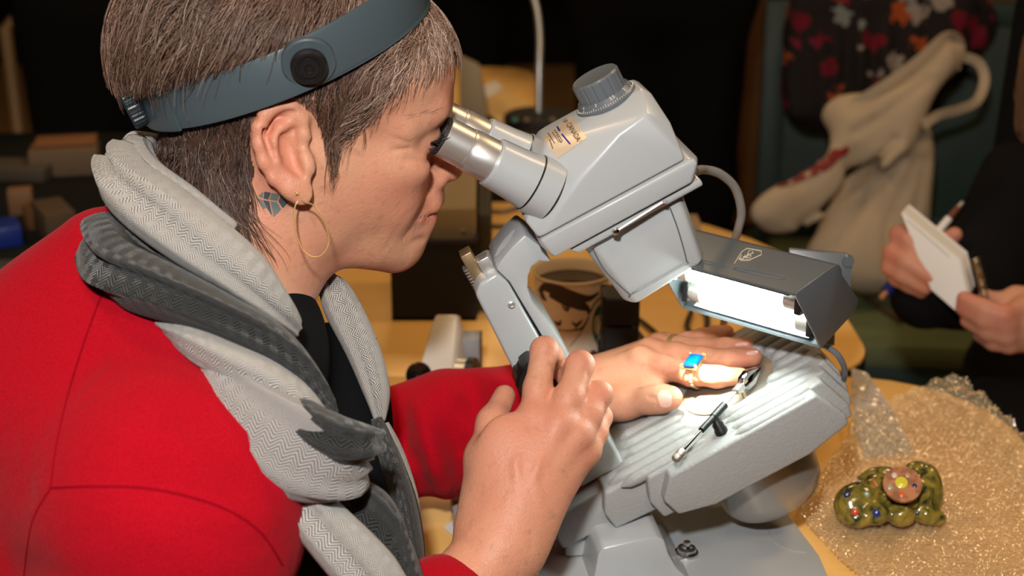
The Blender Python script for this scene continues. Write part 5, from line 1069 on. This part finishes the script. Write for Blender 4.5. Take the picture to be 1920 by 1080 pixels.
# cream cloth tote bag
M['canvas'] = mat('cream_canvas', (.50, .40, .28), .9, bump=(500, .3, .001), var=(6, (.40, .32, .23), .4, .7)); tote = empty('tote_bag', P(1640, 520, 2.52), 'cream canvas tote bag with loop handles slumped on the green chair seat', 'bag')
T_ = Sdf()
def tb(x, y, d, rx, ry, rz, rot=0, k=.04):
    q = d/FPX; r_ = radians(rot); T_.ell(P(x, y, d), (rx*q, rz*q, ry*q), [CR*cos(r_) + CU*sin(r_), CF, CU*cos(r_) - CR*sin(r_)], k)
tb(1640, 430, 2.54, 100, 115, 55); tb(1690, 300, 2.52, 60, 130, 50); tb(1620, 480, 2.52, 110, 60, 50)
tb(1560, 350, 2.44, 150, 52, 30, 30); tb(1640, 240, 2.46, 95, 60, 32, 40); tb(1720, 170, 2.47, 95, 30, 24, 50); tb(1775, 110, 2.5, 45, 28, 20, 55); tb(1460, 380, 2.42, 55, 26, 20, 25); tb(1580, 210, 2.48, 40, 30, 22, 20)
T_.cone(P(1500, 330, 2.405), P(1600, 300, 2.41), .020, .014, .03, 's'); T_.cone(P(1600, 200, 2.44), P(1740, 110, 2.45), .006, .010, .02, 's')
for a, b in (((1600, 330), (1560, 500)), ((1660, 300), (1640, 500)), ((1700, 250), (1700, 460)), ((1740, 150), (1620, 300)), ((1480, 410), (1620, 350))): T_.cone(P(*a, 2.375), P(*b, 2.43), .012, .02, .05, 's')
for pl_, am in (([(1560, 500), (1600, 400), (1690, 300)], .012), ([(1660, 510), (1665, 420), (1720, 300)], .012), ([(1500, 420), (1600, 350), (1680, 260)], .014), ([(1600, 250), (1660, 215), (1740, 150)], .012), ([(1700, 500), (1715, 400), (1735, 300)], .010)):
    q_ = [np.array([x, y]) for x, y in pl_]
    def fn_(X, q_=q_, am=am):
        d = X - CAM; z = d @ CF; return .55*am*np.exp(-(seg_dist(np.stack([960 + FPX*(d @ CR)/z, 540 - FPX*(d @ CU)/z], 1), q_)/9.0)**2)
    c_ = np.mean(q_, 0); T_.groove(fn_, P(c_[0], c_[1], 2.45), .25)
tv, tf_ = T_.mesh(.006, 16, 1); tbody = link('bag_body', tv, tf_, M['canvas'], tote, 0); tbv = bvh_of(tbody)
mr_ = mat('red_print_lining', (.42, .30, .22), .85, var=(45, (.20, .02, .015), .47, .53))
laid_patch(MB(), tbv, [(1440, 362), (1500, 300), (1590, 272), (1556, 322)], .003, 14, 10, .2).build('printed_lining', mr_, tbody)
laid_patch(MB(), tbv, [(1560, 292), (1588, 270), (1592, 284), (1568, 300)], .004, 6, 6, .2).build('red_patch', mat('red_cloth', (.25, .015, .015), .8), tbody)
def webbing(pts, w, name):
    p = spline(pts, 8); t = np.gradient(p, axis=0); mb = MB(); v = []
    for i in range(len(p)):
        s_ = nrm(np.cross(t[i], nrm(p[i]-CAM)*.8 + CU*.35)); n_ = nrm(np.cross(s_, t[i]))
        v += [p[i] + s_*w/2 + n_*.0015, p[i] - s_*w/2 + n_*.0015, p[i] - s_*w/2 - n_*.0015, p[i] + s_*w/2 - n_*.0015]
    n = len(p); mb.add(v, [(i*4+k, i*4+(k+1) % 4, (i+1)*4+(k+1) % 4, (i+1)*4+k) for i in range(n-1) for k in range(4)] + [(3, 2, 1, 0), tuple((n-1)*4+k for k in range(4))]); mb.build(name, M['canvas'], tote)
webbing([P(1800, 105, 2.5), P(1835, 118, 2.5), P(1846, 150, 2.5), P(1832, 188, 2.49), P(1800, 205, 2.48), P(1760, 216, 2.46), P(1730, 235, 2.45)], .017, 'handle')
webbing([P(1590, 200, 2.46), P(1650, 165, 2.44), P(1720, 115, 2.44), P(1775, 68, 2.46), P(1800, 85, 2.49), P(1790, 130, 2.50)], .017, 'handle')

# wooden sideboard far behind
sbd = empty('sideboard', (1.0, 4.3, 0), 'low brown wooden sideboard standing behind the green chair', 'sideboard'); M['brownwood'] = wood('brown_sideboard_wood', (.15, .07, .018), (.08, .035, .01), 3, 30, .6)
MB().box((1.3, 4.3, .52), (1.0, .22, .44), None, .01).build('carcass', M['brownwood'], sbd); MB().box((1.3, 4.28, .98), (1.04, .26, .02), None, .005).build('top_board', M['brownwood'], sbd)
for k in range(4):
    x = .55 + .5*k; d = MB().box((x, 4.07, .52), (.235, .012, .38), None, .006).build('door', M['brownwood'], sbd); MB().lathe([(0, 0), (.014, 0), (.016, .02), (0, .024)], (x + .19, 4.058, .58), (0, -1, 0), 16).build('door_knob', M['brass'], d)
for x in (.4, 2.2): MB().box((x, 4.3, .04), (.04, .18, .04)).build('foot', M['brownwood'], sbd)

# ------------------------------------------------------------------ the note taker at the right
M['skin2'] = skin('pale_pink_skin', (.58, .29, .19), (.55, .17, .12), (.40, .18, .11), .15)
nt_ = empty('person', (.82, 1.75, 0), 'person in black at the right edge writing in a spiral notepad', 'person'); NB = Sdf()
h1 = dict(w=P(1738, 560, 1.70), p=P(1712, 492, 1.685))
NB.ell(h1['p'], (.036, .030, .026), None, .014); NB.cone(h1['w'], h1['p'], .027, .030, .015)
for ch, rr in (([P(1700, 445, 1.69), P(1686, 440, 1.665), P(1704, 452, 1.650), P(1736, 492, 1.638)], (.0115, .0108, .0100, .0085)), ([P(1685, 475, 1.69), P(1674, 474, 1.662), P(1700, 490, 1.645), P(1752, 526, 1.628)], (.0115, .0110, .0102, .0088)), ([P(1680, 500, 1.69), P(1670, 500, 1.668), P(1694, 516, 1.652), P(1735, 540, 1.640)], (.011, .0104, .0096, .0084)), ([P(1690, 522, 1.69), P(1682, 522, 1.672), P(1704, 534, 1.660), P(1728, 548, 1.652)], (.0098, .0092, .0086, .0078)), ([P(1742, 500, 1.71), P(1770, 455, 1.700), P(1790, 440, 1.690)], (.014, .0115, .0095))): NB.chain(ch, rr, .006)
h2 = dict(w=P(2010, 622, 1.60), p=P(1940, 600, 1.60))
NB.ell(h2['p'], (.042, .026, .030), None, .014); NB.cone(h2['w'], h2['p'], .029, .030, .015)
for ch, rr in (([P(1915, 578, 1.585), P(1880, 592, 1.572), P(1846, 580, 1.578), P(1808, 560, 1.590)], (.0120, .0118, .0108, .0090)), ([P(1920, 606, 1.590), P(1886, 610, 1.575), P(1848, 600, 1.580), P(1806, 578, 1.596)], (.0118, .0114, .0106, .0090)), ([P(1922, 628, 1.595), P(1888, 630, 1.580), P(1852, 622, 1.586), P(1814, 602, 1.602)], (.0112, .0108, .0100, .0086)), ([P(1925, 645, 1.60), P(1892, 647, 1.588), P(1862, 642, 1.594), P(1836, 628, 1.606)], (.0100, .0096, .0090, .0078)), ([P(1940, 560, 1.605), P(1905, 556, 1.615), P(1872, 566, 1.61), P(1848, 556, 1.605)], (.0145, .0118, .0105, .0088))): NB.chain(ch, rr, .006)
tor = np.array([.86, 1.80, .80]); nks = np.array([.84, 1.78, 1.16])
NB.chain([h1['w'], np.array([.70, 1.82, .74]), np.array([.74, 1.93, 1.05])], (.027, .034, .042), .02); NB.chain([h2['w'], np.array([.80, 1.50, .72]), np.array([.90, 1.62, 1.05])], (.029, .034, .042), .02)
NB.ell(tor, (.10, .14, .26), None, .04); NB.cone(tor + ZZ*.2, nks + ZZ*.06, .07, .05, .04); hc_ = nks + np.array([-.03, 0, .20]); NB.ell(hc_, (.095, .074, .115), None, .02); NB.ell(hc_ + np.array([-.09, 0, -.03]), (.018, .014, .022), None, .012); NB.ell(hc_ + np.array([-.05, 0, -.085]), (.045, .045, .05), None, .03)
for y in (-.076, .076): NB.ell(hc_ + np.array([.0, y, -.02]), (.018, .007, .030), None, .004)
nv, nf = NB.mesh(.0030, 14, 1); nbody = link('body', nv, nf, M['skin2'], nt_, 0)
at = nbody.data.attributes.new('flush', 'FLOAT', 'POINT'); fl = np.zeros(len(nv))
for c in (P(1674, 474, 1.655), P(1686, 440, 1.66), P(1808, 560, 1.585), P(1806, 578, 1.59), P(1752, 526, 1.625), P(1880, 592, 1.565)): fl = np.maximum(fl, .6*np.exp(-((nv-c)**2).sum(1)/.014**2))
at.data.foreach_set('value', fl.astype('f'))
M['blackwool'] = mat('black_wool', (.006, .0055, .006), .95, spec=.1, bump=(160, .8, .003))
NC = Sdf(); NC.ell(tor, (.135, .175, .34), None, .06); NC.cone(tor + ZZ*.2, nks, .10, .075, .05)
NC.chain([h1['w'] + (h1['p']-h1['w'])*.12, np.array([.70, 1.82, .74]), np.array([.76, 1.92, 1.06])], (.043, .062, .075), .04); NC.chain([h2['w'] + np.array([.015, 0, .0]), np.array([.82, 1.50, .72]), np.array([.92, 1.64, 1.06])], (.042, .060, .072), .04)
NC.cone(P(1905, 330, 1.78), P(1835, 520, 1.74), .045, .055, .05)
nv, nf = NC.mesh(.007, 12, 2); link('black_jumper', nv, nf, M['blackwool'], nt_, 0)
NT_ = Sdf(); NT_.ell((.86, 1.80, .52), (.16, .19, .12), None, .05)
NT_.chain([(.86, 1.72, .52), (.635, 1.66, .54), (.635, 1.68, .10)], (.095, .078, .06), .04); NT_.chain([(.86, 1.90, .52), (.76, 1.93, .52), (.76, 1.93, .10)], (.095, .075, .055), .04)
nv, nf = NT_.mesh(.009, 12, 2); link('black_trousers', nv, nf, mat('black_trouser_cloth', (.007, .006, .006), .9, spec=.1), nt_, 0)
for y, o_x in ((1.66, .075), (1.93, .16)): MB().hull([np.array(q) + np.array([o_x, 0, 0]) for q in [(.62, y-.045, .0), (.62, y+.045, 0), (.40, y-.03, 0), (.40, y+.03, 0), (.62, y-.04, .10), (.62, y+.04, .10), (.42, y-.025, .04), (.42, y+.025, .04)]], .015, 3).build('shoe', M['black'], nt_)
hm2 = Sdf(); hm2.ell(hc_ + np.array([.018, 0, .015]), (.105, .088, .125), None, .02); hm2.ell(hc_ + np.array([.05, 0, -.12]), (.07, .09, .11), None, .04); hm2.ell(hc_ + np.array([-.12, 0, -.05]), (.07, .09, .10), None, .02, 's')
nv, nf = hm2.mesh(.006, 12, 2); link('long_hair', nv, nf, mat('auburn_hair', (.10, .05, .025), .5), nt_, 0)
mb = MB()
for k in range(60):
    x = 1912 + rng.normal(0, 5) + 6; y0 = 60 + rng.uniform(-20, 40); d = 1.70 + rng.normal(0, .008)
    mb.tube(spline([P(x + 14, y0, d), P(x + rng.normal(2, 4), y0 + 60, d - .01), P(x + rng.normal(0, 6), y0 + 120 + rng.uniform(0, 40), d), P(x + 10 + rng.normal(0, 6), y0 + 170, d)], 4), .0006, 4)
mb.build('hair_lock', mat('auburn_hair', (.14, .07, .035), .5), nt_)['kind'] = 'stuff'
# notepad and pen
npd = empty('notepad', P(1790, 560, 1.60), 'white spiral-bound notepad held in both hands of the note taker', 'notepad')
F1 = [(1689, 399, 1.650), (1799, 490, 1.600), (1814, 553, 1.593), (1797, 588, 1.597), (1745, 543, 1.622)]; ex_ = P(1704, 382, 1.662) - P(1689, 399, 1.650)
MB().prism([P(*q) for q in F1], ex_*.16, .0005, 1).build('cover', M['paper'], npd); MB().prism([P(*q) + ex_*.2 for q in F1], ex_*.62, .0003, 1).build('pages', mat('page_edges', (.62, .58, .52), .7, bump=(1500, .5, .0005)), npd); MB().prism([P(*q) + ex_*.86 for q in F1], ex_*.14, .0005, 1).build('back_cover', M['paper'], npd)
mb = MB(); p0, p1 = P(1806, 492, 1.600) + ex_*.5, P(1822, 556, 1.593) + ex_*.5; ee = nrm(p1-p0); xx = nrm(ex_); 
sp0, sp1 = P(1828, 484, 1.60), P(1848, 562, 1.594)
mb = MB(); tt = np.linspace(0, 1, 240); e = nrm(sp1-sp0); xx = nrm(np.cross(e, CF)); yy = np.cross(e, xx); mb.tube([sp0 + (sp1-sp0)*t + .0046*(cos(2*pi*13*t)*xx + sin(2*pi*13*t)*yy) for t in tt], .0008, 5); mb.build('spiral_binding', M['brass'], npd)
ribbon(MB(), bvh_of(bpy.data.objects['cover']), [(1700, 412), (1740, 446), (1780, 482)], 1.5, .0004).build('pen_marks', mat('pencil_marks', (.35, .33, .32), .7), npd)
pen = empty('pen', P(1730, 468, 1.70), 'ballpoint pen with blue end held behind the notepad', 'pen'); q0, q1 = P(1657, 553, 1.69), P(1802, 383, 1.72); e = nrm(q1-q0); Lp = np.linalg.norm(q1-q0)
for nm, a, b, r, m in (('barrel', .18, .84, .0052, M['paper']), ('blue_cap', .03, .20, .0075, mat('blue_plastic', (.01, .02, .16), .35)), ('copper_end', -.04, .03, .0035, mat('copper', (.45, .2, .09), .4)), ('brown_grip', .82, .96, .0042, mat('brown_plastic', (.14, .05, .025), .4)), ('pen_point', .95, 1.02, .0028, M['steel'])): MB().lathe([(0, a*Lp), (r, a*Lp), (r*.92, b*Lp), (0, b*Lp)], q0, e, 20).build(nm, m, pen)

# ------------------------------------------------------------------ people standing behind
def stander(x, y, m1, m2, label, face=pi, lean=0.0, w=1.0, fr=-1, hairc=(.05, .03, .02)):
    t = empty('person', (x, y, 0), label, 'person'); f = np.array([cos(face), sin(face), 0]); sd = np.array([-sin(face), cos(face), 0]); b = np.array([x, y, 0])
    A = Sdf(); sh = b + ZZ*1.38; hp = b + ZZ*.92; hd = b + ZZ*1.60 + f*(.02 + lean)
    A.ell(b + ZZ*1.16, (.11, .16, .26), [f, sd, ZZ], .05); A.cone(sh, hd - ZZ*.05, .055, .05, .04); A.ell(hd + ZZ*.02, (.098, .075, .118), [f, sd, ZZ], .02); A.ell(hd + f*.095 - ZZ*.01, (.018, .014, .02), [f, sd, ZZ], .012); A.ell(hd + f*.045 - ZZ*.07, (.045, .04, .05), [f, sd, ZZ], .03)
    for s in (-1, 1):
        S0 = sh + sd*s*.19*w - ZZ*.03; E0 = S0 + sd*s*.06 - ZZ*.27; H0 = E0 + f*.18*fr - ZZ*.10 - sd*s*.10; A.chain([S0, E0, H0], (.045, .036, .026), .02); A.ell(H0 + f*.05*fr, (.055, .024, .036), [f, sd, ZZ], .015)
        for k in range(4): A.chain([H0 + f*.085*fr + ZZ*(.026-.017*k), H0 + f*.125*fr + ZZ*(.024-.017*k) - sd*s*.015, H0 + f*.14*fr + ZZ*(.022-.017*k) - sd*s*.035], (.009, .008, .007), .004)
        A.chain([H0 + f*.03*fr + ZZ*.03, H0 + f*.07*fr + ZZ*.05, H0 + f*.10*fr + ZZ*.05 - sd*s*.01], (.012, .010, .008), .006); A.ell(hd + sd*s*.076, (.018, .007, .03), [f, sd, ZZ], .004)
    v, q = A.mesh(.008, 12, 1); link('body', v, q, M['skin2'], t, 0)
    G = Sdf(); G.ell(b + ZZ*1.14, (.15*w, .20*w, .30), [f, sd, ZZ], .06); G.cone(sh, sh + ZZ*.05, .08, .065, .05)
    for s in (-1, 1): S0 = sh + sd*s*.19*w - ZZ*.03; E0 = S0 + sd*s*.06 - ZZ*.27; H0 = E0 + f*.18*fr - ZZ*.10 - sd*s*.10; G.chain([sh + sd*s*.1, S0, E0, E0 + (H0-E0)*.85], (.085, .078, .064, .048), .05)
    v, q = G.mesh(.012, 12, 2); link('jacket', v, q, m1, t, 0)
    K_ = Sdf(); K_.ell(hp + ZZ*.02, (.14*w, .18*w, .14), [f, sd, ZZ], .06)
    for s in (-1, 1): K_.chain([hp + sd*s*.09, b + sd*s*.10 + ZZ*.48, b + sd*s*.11 + ZZ*.09], (.105, .078, .06), .05)
    v, q = K_.mesh(.014, 12, 2); link('trousers', v, q, m2, t, 0)
    for s in (-1, 1): MB().hull([b + sd*(s*.11+i) + f*j + ZZ*k for i, j, k in ((-.045, -.08, 0), (.045, -.08, 0), (-.035, .17, 0), (.035, .17, 0), (-.04, -.07, .10), (.04, -.07, .10), (-.03, .15, .04), (.03, .15, .04))], .015, 3).build('shoe', M['black'], t)
    Hh = Sdf(); Hh.ell(hd + ZZ*.04 - f*.012, (.108, .086, .118), [f, sd, ZZ], .02); Hh.ell(hd + f*.09 - ZZ*.04, (.075, .09, .10), [f, sd, ZZ], .02, 's'); v, q = Hh.mesh(.009, 12, 2); link('hair', v, q, mat('dark_hair', hairc, .5), t, 0); return t
blk = mat('black_coat_cloth', (.005, .005, .005), .95, spec=.08); blk2 = mat('black_denim', (.006, .006, .006), .95, spec=.08); brn = mat('dark_brown_coat', (.022, .016, .013), .9, spec=.1); nvy = mat('navy_shirt', (.020, .028, .045), .9, spec=.1)
stander(.325, 3.08, blk, blk2, 'person in black standing directly behind the microscope head', radians(-100), 0, 1.15)
stander(-.80, 2.85, brn, blk2, 'person in a dark brown coat standing behind the hair of the woman in red', radians(-60), 0, 1.0)
stander(-.20, 3.42, nvy, blk2, 'person in navy standing behind the far table with the gooseneck lamp', radians(-85), 0, 1.0, 1)

# ------------------------------------------------------------------ clutter on the dark counter at the left
ct = empty('counter', (-1.05, 2.3, 0), 'dark cloth-covered counter at the left carrying trays and papers', 'counter'); MB().box((-1.05, 2.15, .70), (.48, .42, .035), None, .006).build('counter_top', M['wall'], ct)
for x in (-1.5, -.6):
    for y in (1.78, 2.5): MB().box((x, y, .333), (.02, .02, .333)).build('leg', M['black'], ct)
zc = .7355
def item(name, c, half, m, label, cat, rot=0, w=.003):
    a = radians(rot); o = MB().box(np.array(c) + ZZ*half[2], half, [np.array([cos(a), sin(a), 0]), np.array([-sin(a), cos(a), 0]), ZZ], w).build(name, m); return tag(o, label, cat)
L_ = lambda x, y: on_z(x, y, zc)
M['manila'] = mat('manila_card', (.15, .10, .06), .8); M['orangecard'] = mat('orange_card', (.22, .09, .03), .8)
item('paper_stack', L_(125, 322), (.055, .035, .022), M['manila'], 'stack of beige papers on the dark counter behind the red shoulder', 'papers', 12); q = L_(128, 318) + ZZ*.0445
item('orange_folder', q + np.array([0, .005, 0]), (.050, .030, .004), M['orangecard'], 'thin orange folder lying on the beige paper stack', 'folder', 12)
item('paper_tray', L_(40, 332), (.055, .035, .012), mat('grey_beige_tray', (.07, .055, .04), .7), 'low grey-beige tray on the dark counter left of the paper stack', 'tray', -6)
item('blue_box', L_(4, 455), (.026, .03, .015), mat('blue_box_plastic', (.01, .03, .22), .4), 'small bright blue box at the left edge of the dark counter', 'box', 25)
item('card_box', L_(105, 440), (.022, .045, .022), mat('brown_card', (.075, .045, .022), .8), 'upright brown cardboard box on the dark counter by the red shoulder', 'box', 30)
item('wooden_block', L_(42, 400), (.018, .014, .020), mat('tan_wood_block', (.2, .10, .04), .6), 'small tan wooden block on the dark counter above the blue box', 'block', 15)
item('grey_tin', L_(28, 520), (.035, .02, .010), mat('grey_tin_metal', (.09, .085, .075), .45, .3), 'flat grey tin at the front of the dark counter', 'tin', 8)
o = MB().lathe([(0, 0), (.016, 0), (.019, .03), (.017, .034), (0, .034)], L_(70, 425), ZZ, 24).build('brown_pot', mat('brown_glaze', (.14, .07, .03), .3)); tag(o, 'small brown pot on the dark counter between block and cardboard box', 'pot')
pl = MB().tube([(-1.02, 2.85, 0), P(10, 55, 3.0), P(80, -30, 3.05)], .014, 10).build('wooden_pole', mat('golden_wood_pole', (.22, .13, .05), .5)); tag(pl, 'slanting wooden pole at the top left behind the counter', 'pole')
